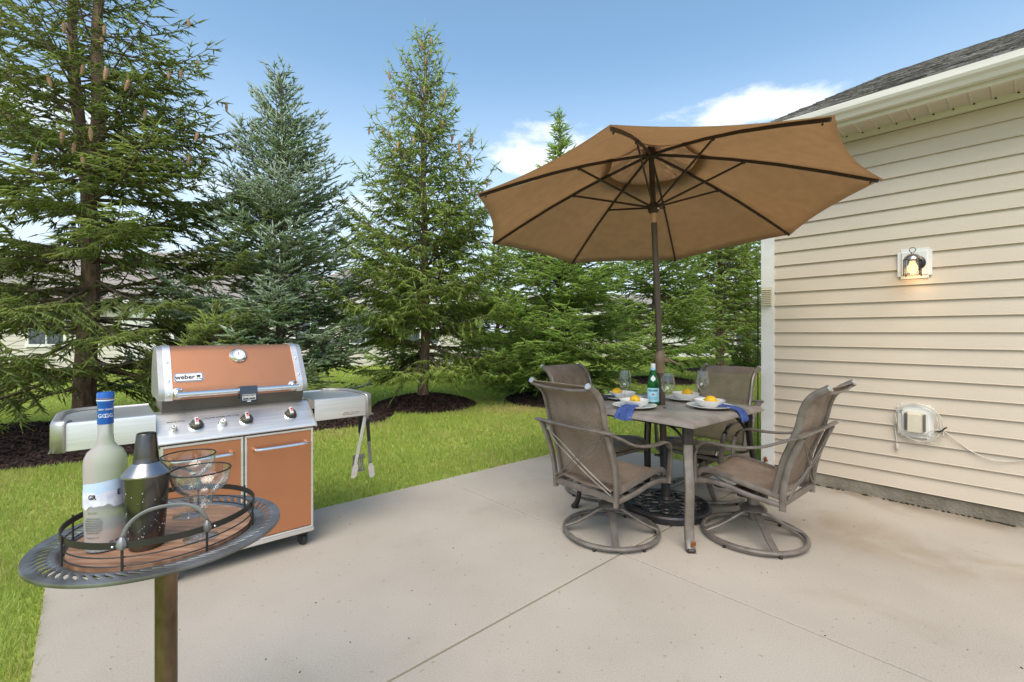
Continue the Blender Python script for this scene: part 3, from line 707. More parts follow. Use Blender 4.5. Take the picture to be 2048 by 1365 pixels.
# canopy frame fitted from its eight tips
HR, HD, tx, ty, az0 = 1.2724, .4695, -.01596, .12028, 3.484
nrm = Vector((math.sin(tx), math.sin(ty), 1)).normalized(); Mc = Vector((0, 0, 1)).rotation_difference(nrm).to_matrix()
def cv(a, t, extra=0): return L(HUB)+Mc @ Vector((HR*t*math.cos(a), HR*t*math.sin(a), -HD*t+extra))
ang = [az0-i*PI/4 for i in range(8)]
def bulge(t): return .035*math.sin(PI*t)
SL = L(pol(2.127))
hb = MB(); hb.lathe([(.01, -.035), (.034, -.03), (.040, .0), (.034, .02), (.02, .05), (.01, .055)], 16, L(HUB)+Vector((0, 0, -.01)), axis=nrm); hb.build('top_hub', 'rib_brown', um)
hb = MB(); hb.lathe([(.024, -.04), (.036, -.03), (.040, .0), (.030, .02), (.024, .035)], 16, SL, axis=pdir); sl_o = hb.build('runner', 'rib_brown', um)
MB().sphere(SL+Vector((.022, -.036, -.012)), .008, 8, 6).build('rivet', 'chrome', sl_o)
for i, a in enumerate(ang):
    pts = [cv(a, t, bulge(t)-.016) for t in (.025, .2, .4, .6, .8, .985)]
    rb = MB().bar(pts, .013, .019).build('rib', 'rib_brown', um, smooth=False)
    MB().bar([SL+(cv(a, .45, 0)-SL).normalized()*.035, cv(a, .45, bulge(.45)-.028)], .010, .014).build('strut', 'rib_brown', rb, smooth=False)
    p = cv(a, .45, bulge(.45)-.026); MB().box(p, (.022, .022, .024), Mc, bev=.004).build('hinge', 'rib_brown', rb, smooth=False)
    MB().sphere(cv(a, .955, -.030), .006, 6, 5).build('tip_button', 'rib_brown', rb)
    if i == 0:
        p1, p2 = cv(a, .82, bulge(.82)-.030), cv(a, .70, bulge(.7)-.030); MB().bar([p1, p2], .014, .002).build('care_label', 'label_white', rb, smooth=False)
def canopy(t0, t1, lift, sag_, name, m, nt_=12, na=8, wr=0):
    mb = MB(); vs = []; grid = []
    for j in range(nt_+1):
        t = t0+(t1-t0)*j/nt_; row = []
        for i in range(8):
            for k in range(na):
                u = k/na; a1, a2 = ang[i], ang[i]-PI/4
                A = Vector((math.cos(a1), math.sin(a1))); B = Vector((math.cos(a2), math.sin(a2))); P = A.lerp(B, u)
                w_ = 4*u*(1-u); edge = 1-.042*w_*t**3                         # hems cut in between the tips
                z = -HD*t*1.0+bulge(t)*(1-.35*w_)-.030*w_*t*(1-t)*2+lift*(1-.0*t)
                if wr: z += wr*math.sin(i*7+k*2.6+j*1.7)*w_
                row.append(len(vs)); vs.append(L(HUB)+Mc @ Vector((P.x*HR*t*edge, P.y*HR*t*edge, z-.0*w_)))
        grid.append(row)
    fs = []
    for j in range(nt_):
        for c in range(8*na): fs.append((grid[j][c], grid[j][(c+1) % (8*na)], grid[j+1][(c+1) % (8*na)], grid[j+1][c]))
    mb.add(vs, fs); o = mb.build(name, m, um, angle=180)
    s_ = o.modifiers.new('s', 'SOLIDIFY'); s_.thickness = .003; s_.offset = 1
    return o
cn = canopy(.245, 1.0, .0, 0, 'canopy', 'canopy')
hm = MB(); 
hemv = [cv(ang[0], 0)]
vt = canopy(.02, .30, .045, 0, 'vent_cap', 'canopy', 8, 10, .012); 
fn = MB(); fn.lathe([(.001, .075), (.012, .07), (.018, .055), (.012, .04), (.02, .03), (.02, .0)], 12, L(HUB)+nrm*.035, axis=nrm); fn.build('finial', 'pole_brown', um)
# umbrella base: cast disc with raised scrolls
ub = thing('umbrella_base', 'round black cast umbrella base with scroll relief under the table', 'umbrella base', PB)
b_ = MB(); b_.lathe([(.001, .0), (.275, 0), (.292, .012), (.297, .045), (.290, .056), (.278, .060), (.262, .058), (.255, .050), (.10, .056), (.06, .066), (.045, .075), (.001, .078)], 56); b_.build('disc', 'cast_black', ub)
sc_ = MB()
for i in range(10):
    a = 2*PI*i/10; c_ = Vector((.195*math.cos(a), .195*math.sin(a), .058)); pts = []
    for k in range(18):
        t = a+.6+k*.48*(1 if i % 2 else -1); r_ = .048-.0019*k; pts.append(c_+Vector((r_*math.cos(t), r_*math.sin(t), 0)))
    sc_.tube(pts, .0085, 6)
    a2 = a+PI/10; pts = [Vector((r_*math.cos(a2+.16*math.sin(r_*42)), r_*math.sin(a2+.16*math.sin(r_*42)), .060)) for r_ in np.linspace(.07, .25, 10)]; sc_.tube(pts, .0080, 6)
sc_.build('scroll_relief', 'hook_iron', ub)
MB().tube([Vector((0, 0, .06)), L(pol(.46))], .031, 18).build('tube', 'cast_black', ub)
MB().lathe([(.060, .062), (.055, .078), (.040, .084), (.032, .10)], 20).build('collar', 'cast_black', ub)
kn = MB(); kp = L(pol(.40)); kn.tube([kp+Vector((-.02, -.02, 0)), kp+Vector((-.055, -.05, 0))], .006, 6); kn.tube([kp+Vector((-.06+.022*math.cos(t), -.055+.022*math.sin(t), 0)) for t in np.linspace(0, 2*PI, 13)[:-1]], .004, 6, closed=True); kn.build('clamp_knob', 'cast_black', ub)

# ------------------------------------------------------------------ swivel chairs (local: faces +x, axis at origin)
def make_chair(label):
    t = thing('swivel_chair', label, 'chair', (0, 0, 0), 0, 'swivel chairs around the patio table')
    fm = 'frame_taupe'
    MB().tube([(.285*math.cos(a), .285*math.sin(a), .030) for a in np.linspace(0, 2*PI, 49)[:-1]], .0145, 10, closed=True, flat=(1, .95)).build('base_ring', fm, t)
    nub = MB().lathe([(.004, 0), (.010, .002), (.011, .012), (.006, .018)], 10, cap=True).mesh('glide', 'frame_dark')
    for k in range(6):
        a = R(20+60*k); o = bpy.data.objects.new('glide', nub); col.objects.link(o); o.parent = t; o.location = (.285*math.cos(a), .285*math.sin(a), 0)
    for k in range(4):
        a = R(45+90*k); d = Vector((math.cos(a), math.sin(a), 0))
        MB().bar([d*p[0]+Vector((0, 0, p[1])) for p in [(q.x, q.y) for q in catmull([(.035, .165), (.08, .145), (.15, .10), (.21, .066), (.285, .036)], 4)]], .040, .014).build('spoke', fm, t, angle=50)
    c_ = MB(); c_.lathe([(.026, .105), (.027, .16), (.03, .165), (.074, .168), (.078, .176), (.060, .196), (.036, .204), (.033, .27), (.033, .275)], 24, cap=True); c_.build('swivel_column', fm, t)
    s_ = MB(); s_.box((0, 0, .292), (.20, .16, .010)); s_.bar([(-.09, -.21, .315), (-.03, -.06, .292), (.0, .0, .288), (-.03, .06, .292), (-.09, .21, .315)], .05, .012); s_.bar([(.13, -.21, .325), (.06, -.06, .297), (.05, .0, .292), (.06, .06, .297), (.13, .21, .325)], .05, .012)
    for sg in (-1, 1): s_.box((.01, sg*.06, .272), (.12, .008, .05))
    s_.tube([(-.08, .0, .262), (.09, .0, .262)], .016, 8); s_.build('rocker_plate', 'frame_dark', t, angle=50)
    seat = catmull([(-.235, 0, .352), (-.14, 0, .366), (0, 0, .388), (.12, 0, .407), (.19, 0, .409), (.225, 0, .398), (.240, 0, .375)], 4)
    for sg in (-1, 1): MB().tube([(p.x, sg*.222, p.z) for p in seat], .0145, 8, flat=(.8, 1.25)).build('seat_rail', fm, t)
    back = catmull([(-.200, 0, .362), (-.222, 0, .455), (-.247, 0, .553), (-.288, 0, .66), (-.318, 0, .747), (-.343, 0, .85), (-.383, 0, .915), (-.460, 0, .965)], 4)
    for sg in (-1, 1):
        o = MB().tube([(p.x, sg*.222, p.z) for p in back], .016, 8, flat=(.8, 1.25), up=(1, 0, 0)).build('back_rail', fm, t)
        d = (back[-1]-back[-2]).normalized(); e = Vector((back[-1].x, sg*.222, back[-1].z)); MB().tube([e-d*.004, e+d*.006], .0172, 10).build('end_cap', 'steel_side', o)
    def sling(path, name, dz, lift):
        vs, fs, uv = [], [], []; na = 10; acc = 0
        for i, p in enumerate(path):
            if i: acc += (p-path[i-1]).length
            for k in range(na+1):
                u = k/na; sag = 4*u*(1-u)*lift
                nn = Vector((0, 0, -1)) if dz else Vector((-1, 0, .2))
                q = Vector((p.x, (u-.5)*.43, p.z))+nn*sag; vs.append(q); uv.append(((u-.5)*.43, acc))
        for i in range(len(path)-1):
            for k in range(na): a = i*(na+1)+k; fs.append((a, a+1, a+na+2, a+na+1))
        me = bpy.data.meshes.new(name); me.from_pydata(vs, [], fs); ul = me.uv_layers.new(name='UV')
        for lp in me.loops: ul.data[lp.index].uv = uv[lp.vertex_index]
        me.polygons.foreach_set('use_smooth', [True]*len(fs)); me.materials.append(MAT['sling'])
        o = bpy.data.objects.new(name, me); col.objects.link(o); o.parent = t; md = o.modifiers.new('s', 'SOLIDIFY'); md.thickness = .003; md.offset = 0
    sling([p+Vector((0, 0, .006)) for p in seat[1:]], 'seat', True, .018)
    sling([p for p in back[1:]], 'backrest', False, .012)
    MB().tube([(back[-2].x, -.222, back[-2].z-.012), (back[-2].x-.006, -.1, back[-2].z-.024), (back[-2].x-.006, .1, back[-2].z-.024), (back[-2].x, .222, back[-2].z-.012)], .0095, 8).build('top_bar', fm, t)
    # outer frame: rear posts, rear rail, arms down to the lower side rails
    MB().bar([(-.245, -.235, .325), (-.245, .235, .325)], .022, .038).build('rear_rail', fm, t, smooth=False)
    MB().tube([(-.352, -.30, .712), (-.347, 0, .706), (-.352, .30, .712)], .0125, 10, flat=(1.2, .8)).build('cross_bar', fm, t)
    for sg in (-1, 1):
        up = catmull([(-.245, sg*.235, .285), (-.25, sg*.24, .40), (-.275, sg*.245, .52), (-.31, sg*.25, .62), (-.345, sg*.255, .70)], 4)
        MB().bar(up, .020, .032, up=(1, 0, 0)).build('rear_post', fm, t, angle=50)
        arm = catmull([(-.352, sg*.275, .708), (-.28, sg*.285, .678), (-.17, sg*.29, .628), (-.06, sg*.29, .603), (.06, sg*.288, .595), (.14, sg*.285, .597), (.195, sg*.28, .575), (.228, sg*.272, .525), (.236, sg*.262, .45), (.236, sg*.252, .33)], 5)
        n_ = len(arm); MB().bar(arm, .034, .013, up=(-.5, 0, .86)).build('armrest', fm, t, angle=50)
        low = catmull([(.246, sg*.240, .335), (.16, sg*.240, .352), (.05, sg*.238, .348), (-.08, sg*.237, .325), (-.245, sg*.235, .312)], 4)
        MB().bar(low, .018, .028).build('side_rail', fm, t, angle=50)
    MB().bar([(.232, -.24, .345), (.232, .24, .345)], .020, .026).build('front_rail', fm, t, smooth=False)
    for sg in (-1, 1):
        x_ = MB()
        for o_, b_ in ((.0, .035), (.022, -.02)):
            pts = catmull([(-.345+.0, sg*.215, .69-o_), (-.335, sg*(.12+b_), .60), (-.315, 0+sg*b_, .51), (-.285, -sg*(.10-b_), .43), (-.262, -sg*.215, .345+o_)], 5)
            x_.tube(pts, .0042, 6)
        x_.build('back_brace', fm, t)
    return t
CH = [((.615, 2.91), 39, 'brown mesh swivel chair with its back to the camera, left of the table'),
      ((1.476, 2.86), 131, 'brown mesh swivel chair seen from the side, nearest the siding'),
      ((1.485, 3.625), 220, 'brown mesh swivel chair facing the camera between the table and the white corner post'),
      ((.717, 3.70), 309, 'brown mesh swivel chair mostly hidden behind the left chair and table')]
c0_ = make_chair(CH[0][2])
for i, (p, a, lab) in enumerate(CH):
    c = c0_ if i == 0 else copy_tree(c0_)
    c.location = (*p, 0); c.rotation_euler = (0, 0, R(a)); c['label'] = lab

# ------------------------------------------------------------------ table setting
def lathe_thing(name, label, cat, loc, prof, m, seg=36, group=None, rz=0):
    t = thing(name, label, cat, loc, rz, group); return t
DZ = TZ+.003
plate_p = [(.001, .004), (.085, .004), (.095, .006), (.140, .020), (.146, .0215), (.147, .0195), (.100, .003), (.09, 0), (.001, 0)]
bowl_p = [(.001, .010), (.045, .010), (.070, .020), (.092, .044), (.096, .050), (.0985, .050), (.0975, .045), (.075, .016), (.05, .004), (.045, .0), (.001, .0)]
SET = [((.826, 3.15), 'nearer the lawn side, in front of the green bottle', 220), ((1.327, 3.14), 'by the wall side, nearest the right table corner', -50),
       ((.840, 3.55), 'at the back by the left wine glass', 130), ((1.30, 3.50), 'at the back behind the right wine glass', 40)]
pm = MB().lathe(plate_p, 48).mesh('dinner_plate', 'china'); bmh = MB().lathe(bowl_p, 48).mesh('bowl', 'china')
lp = MB(); lprof = []
for i in range(15):
    t = i/14; x = -math.cos(PI*t); r_ = math.sin(PI*t)**.85; lprof.append((max(1e-5, r_*.031), x*.036+(.006 if i > 12 else (-.004 if i < 1 else 0))))
lp.lathe(lprof, 24, axis=(1, 0, 0)); lm = lp.mesh('lemon', 'lemon'); tipm = MB().sphere((-.041, 0, 0), .0035, 6, 5).mesh('stem_end', 'lemon_tip')
lem_rot = [(.1, .2, 1.2), (.0, .15, -.62), (.2, -.2, .4), (.1, .1, 2.0)]
lem_off = [(-.0, -.01), (.0, -.02), (-.045, .0), (.012, .0)]
wordp = ['front left', 'front right', 'back left', 'back right']
for i, ((x, y), where, ang_) in enumerate(SET):
    for nm, me, z, cat, lab in (('dinner_plate', pm, DZ, 'plate', 'white dinner plate '+where), ('bowl', bmh, DZ+.005, 'bowl', 'white bowl holding a lemon, '+where)):
        o = bpy.data.objects.new(nm, me); col.objects.link(o); o.location = (x, y, z); tagp(o, lab, cat, 'place settings on the patio table')
    o = thing('lemon', 'yellow lemon in the white bowl '+where, 'lemon', (x+lem_off[i][0], y+lem_off[i][1], DZ+.050), lem_rot[i][2], 'lemons in the bowls'); o.rotation_euler = lem_rot[i]; o.scale = (1.1,)*3
    q = bpy.data.objects.new('rind', lm); col.objects.link(q); q.parent = o; q = bpy.data.objects.new('stem_end', tipm); col.objects.link(q); q.parent = o
def napkin(name_label, a, b, width, drop, m, back=.10, rise=.022):
    # folded cloth running from a (under the bowl) over the table edge near b, ends hanging
    a = Vector(a); b = Vector(b); d = (b-a); ln = d.length; d.normalize(); s_ = Vector((-d.y, d.x))
    prof = [(0, rise), (ln*.4, rise+.001), (ln*.8, rise-.004), (ln, .014), (ln+.02, .004), (ln+.035, -.012), (ln+.045, -.012-drop*.5), (ln+.05, -.012-drop)]
    prof = catmull([(p[0], 0, p[1]) for p in prof], 4); vs, fs = [], []; nk = 11
    for i, p in enumerate(prof):
        f_ = i/(len(prof)-1)
        for k in range(nk):
            u = k/(nk-1)-.5; wv = .005*math.sin(k*1.9+1)*(f_**1.5)*1.6
            wd = width*(.75+.35*f_); q = a+d*(p.x+wv+(.012*u if f_ > .6 else 0))+s_*(u*wd); vs.append((q.x, q.y, TZ+p.z+abs(wv)*.2*(f_ < .7)+(.006*math.sin(k*.9)*(f_ > .9))))
    for i in range(len(prof)-1):
        for k in range(nk-1): z_ = i*nk+k; fs.append((z_, z_+1, z_+nk+1, z_+nk))
    o = MB().add(vs, fs).build('napkin', m, None, angle=180); md = o.modifiers.new('s', 'SOLIDIFY'); md.thickness = .008; md.offset = 1
    return tagp(o, name_label, 'napkin', None, 'napkins on the plates' and None)
def tw(lx, ly):
    c, s_ = math.cos(TYAW), math.sin(TYAW); return (TC[0]+lx*c-ly*s_, TC[1]+lx*s_+ly*c)
napkin('blue napkin hanging over the table edge in front of the left place', (.80, 3.10), (.735, 3.005), .115, .035, 'napkin')
napkin('blue napkin hanging over the table edge at the right place', (1.36, 3.11), (1.452, 3.03), .10, .050, 'napkin')
napkin('dark navy napkin lying flat across the back left plate', (.76, 3.54), (.675, 3.52), .12, .004, 'napkin_dark')
# wine glasses
wgp = [(.0005, .002), (.020, .003), (.033, .0015), (.0345, .0), (.033, -.0), (.0345, .003), (.020, .0055), (.006, .012), (.0040, .03), (.0038, .075), (.0055, .092), (.018, .100), (.034, .118), (.0445, .145), (.0465, .165), (.043, .195), (.036, .228), (.0345, .236),
       (.0335, .236), (.035, .228), (.0418, .195), (.0453, .165), (.0433, .146), (.033, .1205), (.017, .1035), (.0005, .097)]
wgm = MB().lathe(wgp, 40).mesh('wine_glass', 'clear_glass')
for (x, y, lab) in ((1.04, 3.12, 'tall empty wine glass right of the green bottle at the pole'), (.805, 3.34, 'tall empty wine glass left of the green bottle, behind the left bowl'), (1.355, 3.33, 'tall empty wine glass in front of the facing chair, behind the right bowl')):
    o = bpy.data.objects.new('wine_glass', wgm); col.objects.link(o); o.location = (x, y, DZ); tagp(o, lab, 'wine glass', 'wine glasses on the patio table')
# water bottle
wb = thing('water_bottle', 'green glass sparkling water bottle with pale blue label beside the umbrella pole', 'bottle', (.975, 3.23, DZ))
MB().lathe([(.001, .004), (.032, .0), (.038, .004), (.0395, .012), (.0395, .135), (.0385, .155), (.034, .178), (.026, .205), (.0185, .232), (.0150, .25), (.0140, .272), (.0155, .275), (.0155, .283), (.0135, .285), (.001, .285)], 32).build('glass_body', 'green_glass', wb)
MB().lathe([(.0158, .262), (.0162, .264), (.0162, .288), (.014, .291), (.001, .291)], 24).build('cap', 'label_white', wb)
MB().lathe([(.0398, .030), (.0402, .031), (.0402, .124), (.0398, .125)], 32).build('label', 'label_blue', wb)
MB().lathe([(.0160, .246), (.0164, .246), (.0162, .262)], 24).build('neck_foil', 'label_blue', wb)
A0 = math.atan2(-3.23, -.975)
bent_lettering('S.PELLEGRINO', .0165, .0404, A0, .108, 'lettering', 'label_navy', wb, bold=.0006, sx=.62)
def star(r, a, z, s, m, nm, parent):
    p = [];
    for k in range(10): rad = s if k % 2 == 0 else s*.42; t = PI/2+k*PI/5; p.append((rad*math.cos(t), rad*math.sin(t)))
    vs = [(r*math.cos(a+x/r), r*math.sin(a+x/r), z+y) for x, y in p]+[(r*math.cos(a), r*math.sin(a), z)]
    return MB().add(vs, [(i, (i+1) % 10, 10) for i in range(10)]).build(nm, m, parent, smooth=False)
star(.0406, A0, .082, .011, 'red_paint', 'red_star', wb)
p = [(0, .026), (.014, .008), (.014, -.004), (0, -.018), (-.014, -.004), (-.014, .008)]
ns = MB(); ns.add([((.0335-.62*(y)*.55+.0012)*math.cos(A0+x/.03), (.0335-.62*y*.55+.0012)*math.sin(A0+x/.03), .187+y) for x, y in p]+[(.0352*math.cos(A0), .0352*math.sin(A0), .187)], [(i, (i+1) % 6, 6) for i in range(6)]); ns.build('neck_label', 'label_white', wb)
for zz, sz in ((.060, .0055), (.050, .0045)): bent_lettering('ACQUA MINERALE NATURALE', sz, .0404, A0, zz, 'small_print', 'label_navy', wb, sx=.8)

# ------------------------------------------------------------------ gas grill (local: x right along its front, y back)
GR = thing('gas_grill', 'copper and stainless three burner gas grill with closed lid and two side shelves', 'grill', (-1.713, 2.268, 0), R(41.35))
GW = .73
def G(mb, name, m, parent=None, **k): return mb.build(name, m, parent or GR, **k)
cab = MB(); cab.box((GW/2, .235, .395), (GW-.004, .43, .57)); G(cab, 'cabinet', 'steel_side', smooth=False)
b_ = MB(); b_.box((GW/2, .225, .098), (GW, .46, .022), bev=.004); G(b_, 'base_rail', 'steel', smooth=False)
for i, (xa, xb) in enumerate(((.006, GW/2-.003), (GW/2+.003, GW-.006))):
    d_ = MB(); d_.box(((xa+xb)/2, .006, .402), (xb-xa-.022, .016, .570-.018)); do = G(d_, 'door', 'copper_enamel', smooth=False)
    tr = MB()
    for xx in (xa+.006, xb-.006): tr.bar([(xx, .004, .110), (xx, .004, .692)], .024, .012, up=(1, 0, 0))
    for zz in (.116, .686): tr.bar([(xa+.004, .0035, zz), (xb-.004, .0035, zz)], .021, .012, up=(0, 0, 1))
    G(tr, 'door_trim', 'steel', do, smooth=False)
    h0, h1 = (.045, .312) if i == 0 else (.412, .690)
    hd = MB(); hd.tube(catmull([(h0, -.004, .613), (h0+.004, -.022, .613), (h0+.02, -.034, .613), ((h0+h1)/2, -.040, .613), (h1-.02, -.034, .613), (h1-.004, -.022, .613), (h1, -.004, .613)], 4), .0085, 10); G(hd, 'handle', 'chrome', do)
    for hx in (h0, h1): e = MB(); e.lathe([(.016, 0), (.015, .003), (.001, .004)], 14, (hx, -.002, .613), axis=(0, -1, 0)); G(e, 'handle_base', 'copper_enamel', do)
# casters
for (x, y) in ((.05, .05), (GW-.05, .05), (.05, .42), (GW-.05, .42)):
    w_ = MB(); w_.lathe([(.001, -.013), (.022, -.013), (.029, -.010), (.031, -.006), (.031, .006), (.029, .010), (.022, .013), (.001, .013)], 22, (x, y, .031), axis=(.92, .38, 0)); wo_ = G(w_, 'caster_wheel', 'grill_dark')
    f_ = MB(); f_.box((x, y, .070), (.05, .05, .022), bev=.006); f_.bar([(x-.018, y-.008, .03), (x-.018, y-.008, .075)], .006, .026); f_.bar([(x+.018, y+.008, .03), (x+.018, y+.008, .075)], .006, .026); G(f_, 'caster_fork', 'black_plastic', wo_, smooth=False)
# control panel: bullnose section running across
pp_ = [(.06, .700), (-.012, .700), (-.016, .706), (-.012, .716), (.120, .826), (.134, .834), (.150, .836), (.20, .836), (.20, .700)]
c_ = MB(); c_.prism(pp_, -.008, GW+.008, 'x'); cpan = G(c_, 'control_panel', 'steel', smooth=True, angle=25)
for xx in (-.012, GW+.003):
    e = MB(); e.prism([(y-.004 if y < .05 else y, z+(.003 if z > .72 else -.003)) for y, z in pp_], xx, xx+.009, 'x'); G(e, 'panel_end', 'cast_grey', smooth=True, angle=25)
pn = Vector((0, -.64, .768)); pu = Vector((0, .768, .64))
def pp3(x, t, h=0): return Vector((x, -.012, .716))+pu*t+pn*h
for x, t, r_, big in ((.062, .070, .014, 0), (.158, .078, .030, 1), (.274, .075, .018, 0), (.388, .080, .030, 1), (.615, .084, .030, 1)):
    k_ = MB(); k_.lathe([(r_*1.16, 0), (r_*1.16, .004), (r_*1.02, .006)], 28, pp3(x, t), axis=pn); bz = G(k_, 'bezel', 'chrome', cpan)
    k_ = MB(); k_.lathe([(r_*.98, .004), (r_*.98, .018), (r_*.86, .026), (r_*.80, .027), (.001, .027)], 28, pp3(x, t), axis=pn); kn = G(k_, 'knob', 'knob_grey' if big else 'chrome', cpan)
    if big:
        M = Matrix((Vector((1, 0, 0)), pu, pn)).transposed()
        k_ = MB(); k_.box(pp3(x, t+.006, .033), (.018, .048, .014), M, bev=.003); kb = G(k_, 'grip', 'knob_white', kn, smooth=False)
        k_ = MB(); c0 = pp3(x, t+.008, .0405)
        k_.lathe([(.0062, 0), (.0062, .0008), (.001, .0009)], 14, c0+pu*.006, axis=pn)
        for sg in (-1, 1): k_.bar([c0-pu*.0+Vector((sg*.001, 0, 0)), c0-pu*.013+Vector((sg*.006, 0, 0))], .003, .0012, up=pn)
        k_.box(c0-pu*.013, (.013, .003, .001), M); G(k_, 'kettle_mark', 'red_paint', kn, smooth=False)
    else:
        k_ = MB(); k_.lathe([(r_*.78, .027), (r_*.7, .029), (.001, .029)], 20, pp3(x, t), axis=pn); G(k_, 'knob_face', 'knob_white', kn)
        k_ = MB(); M = Matrix((Vector((1, 0, 0)), pu, pn)).transposed(); k_.box(pp3(x, t, .0295), (.004, .013 if x < .1 else .010, .001), M); G(k_, 'knob_mark', 'ink_black' if x < .1 else 'red_paint', kn, smooth=False)
MP = Matrix((Vector((1, 0, 0)), pu, pn)).transposed().to_4x4()
def on_panel(x, t): return Matrix.Translation(pp3(x, t, .001)) @ MP
for (x, w_) in ((.205, .036), (.335, .046)):
    k_ = MB(); M = Matrix((Vector((1, 0, 0)), pu, pn)).transposed()
    for dx, dy, a, b in ((0, .004, w_, .0009), (0, -.004, w_, .0009), (-w_/2, 0, .0009, .009), (w_/2, 0, .0009, .009)): k_.box(pp3(x+dx, .125+dy, .0008), (a, b, .0006), M)
    G(k_, 'panel_frame_print', 'knob_grey', cpan, smooth=False)
lettering('MAX  BURNERS  MIN', .0095, on_panel(.27, .125), 'panel_print', 'knob_grey', cpan)
lettering('CROSSOVER IGNITION', .0075, on_panel(.075, .122), 'panel_print', 'knob_grey', cpan)
# cookbox and lid
k_ = MB(); k_.prism([(.15, .835), (.118, .905), (.16, .93), (.50, .93), (.48, .835)], .022, GW-.022, 'x'); G(k_, 'cookbox', 'cookbox', smooth=False)
lidp = [(.118, .900), (.104, .915), (.100, .935), (.106, .958), (.112, .968), (.150, .1+.928), (.205, 1.112), (.228, 1.146), (.243, 1.162), (.262, 1.171), (.30, 1.176), (.38, 1.172), (.47, 1.12), (.53, 1.03), (.545, .93), (.545, .90)]
k_ = MB(); k_.prism(lidp, .062, GW-.062, 'x'); lid = G(k_, 'lid', 'copper_enamel', smooth=True, angle=30)
def infl(p, e):
    c = Vector((.32, 1.0)); return [tuple(c+(Vector(q)-c)*(1+e/((Vector(q)-c).length))) for q in p]
for xa, xb, m_, e, nm in ((.032, .064, 'steel', .004, 'lid_strip'), (GW-.064, GW-.032, 'steel', .004, 'lid_strip'), (.006, .033, 'cast_grey', .001, 'lid_end_cap'), (GW-.033, GW-.006, 'cast_grey', .001, 'lid_end_cap')):
    k_ = MB(); k_.prism(infl(lidp, e), xa, xb, 'x'); so = G(k_, nm, m_, lid, smooth=True, angle=30)
    if nm == 'lid_strip':
        for (y, z, n_) in ((.128, .995, (0, -.83, .55)), (.19, 1.088, (0, -.83, .55)), (.101, .925, (0, -1, 0))):
            s_ = MB(); s_.lathe([(.006, .003), (.005, .006), (.001, .007)], 10, ((xa+xb)/2, y-.004, z+.003), axis=n_); G(s_, 'screw', 'chrome', so)
sn = Vector((0, -.835, .55)); su = Vector((0, .55, .835))
def lp3(x, t, h=0): return Vector((x, .112, .968))+su*t+sn*h
MLd = Matrix((Vector((1, 0, 0)), su, sn)).transposed()
# lid handle with the temperature device hanging on it
k_ = MB(); k_.tube([(.075, .035, .935), (GW-.075, .035, .935)], .0135, 16); hd = G(k_, 'handle', 'chrome', lid)
for hx in (.085, GW-.085):
    k_ = MB(); k_.tube([(hx, .112, .935), (hx, .05, .935), (hx, .035, .935)], [.019, .017, .014], 14); k_.lathe([(.030, 0), (.029, .005), (.020, .009)], 20, (hx, .107, .935), axis=(0, -1, 0)); G(k_, 'handle_bracket', 'chrome', hd)
DX = .392
k_ = MB(); k_.prism([(.052, .955), (.030, .958), (.018, .950), (.012, .925), (.008, .875), (.014, .868), (.030, .872), (.034, .91)], DX-.043, DX+.043, 'x'); dv_ = G(k_, 'temperature_monitor', 'device_blue', hd, smooth=True, angle=50)
Mt = Matrix.Translation((DX, .0085, .899)) @ Matrix.Rotation(R(90), 4, 'X') @ Matrix.Rotation(PI, 4, 'Z')
lettering('weber', .026, Mt, 'logo', 'knob_white', dv_, bold=.0006, sx=.95)
k_ = MB()
for dx, dz, a, b in ((0, .014, .062, .002), (0, -.014, .062, .002), (-.031, 0, .002, .028), (.031, 0, .002, .028)): k_.box((DX+dx, .0082, .899+dz), (a, .002, b))
k_.box((DX, .0080, .877), (.018, .002, .006)); G(k_, 'logo_frame', 'knob_white', dv_, smooth=False)
for dz in (.90, .915): MB().box((DX-.046, .02, dz), (.008, .014, .010)).build('probe_port', 'ink_black', dv_, smooth=False)
# thermometer
k_ = MB(); k_.lathe([(.043, 0), (.045, .004), (.043, .012), (.034, .020), (.031, .020), (.030, .016)], 36, lp3(.378, .175), axis=sn); th = G(k_, 'thermometer', 'chrome', lid)
k_ = MB(); k_.lathe([(.0305, .016), (.001, .0165)], 30, lp3(.378, .175), axis=sn); G(k_, 'dial', 'knob_white', th)
k_ = MB(); k_.bar([lp3(.378, .171, .018), lp3(.377, .190, .018)], .0022, .001, up=sn)
for a in np.linspace(R(-45), R(225), 11): k_.bar([lp3(.378+.022*math.cos(a), .175+.022*math.sin(a), .0175), lp3(.378+.026*math.cos(a), .175+.026*math.sin(a), .0175)], .0014, .0006, up=sn)
G(k_, 'needle', 'ink_black', th, smooth=False)
# name plate
def rrect(w_, h_, r_, n_=5):
    out = []
    for cx_, cy_, a0 in ((w_/2-r_, h_/2-r_, 0), (-w_/2+r_, h_/2-r_, 90), (-w_/2+r_, -h_/2+r_, 180), (w_/2-r_, -h_/2+r_, 270)):
        for k in range(n_+1): a = R(a0+90*k/n_); out.append((cx_+r_*math.cos(a), cy_+r_*math.sin(a)))
    return out
PX, PT = .137, .052
def plate(w_, h_, r_, z0, z1, nm, m_, par):
    k_ = MB(); k_.prism(rrect(w_, h_, r_), z0, z1); k_.v = [tuple(lp3(PX, PT)+MLd @ Vector(v)) for v in k_.v]; return G(k_, nm, m_, par, smooth=False)
np_ = plate(.128, .052, .012, -.002, .004, 'name_plate', 'chrome', lid)
plate(.121, .045, .009, .004, .0045, 'plate_border', 'ink_black', np_); plate(.117, .041, .008, .0045, .0052, 'plate_face', 'knob_white', np_)
lettering('weber', .036, Matrix.Translation(lp3(PX-.017, PT, .0060)) @ MLd.to_4x4(), 'logo', 'ink_black', np_, bold=.0005, sx=.92)
k_ = MB(); c0 = lp3(PX+.042, PT+.004, .0056); k_.sphere((0, 0, 0), .0095, 14, 8, (1, .72, .08)); 
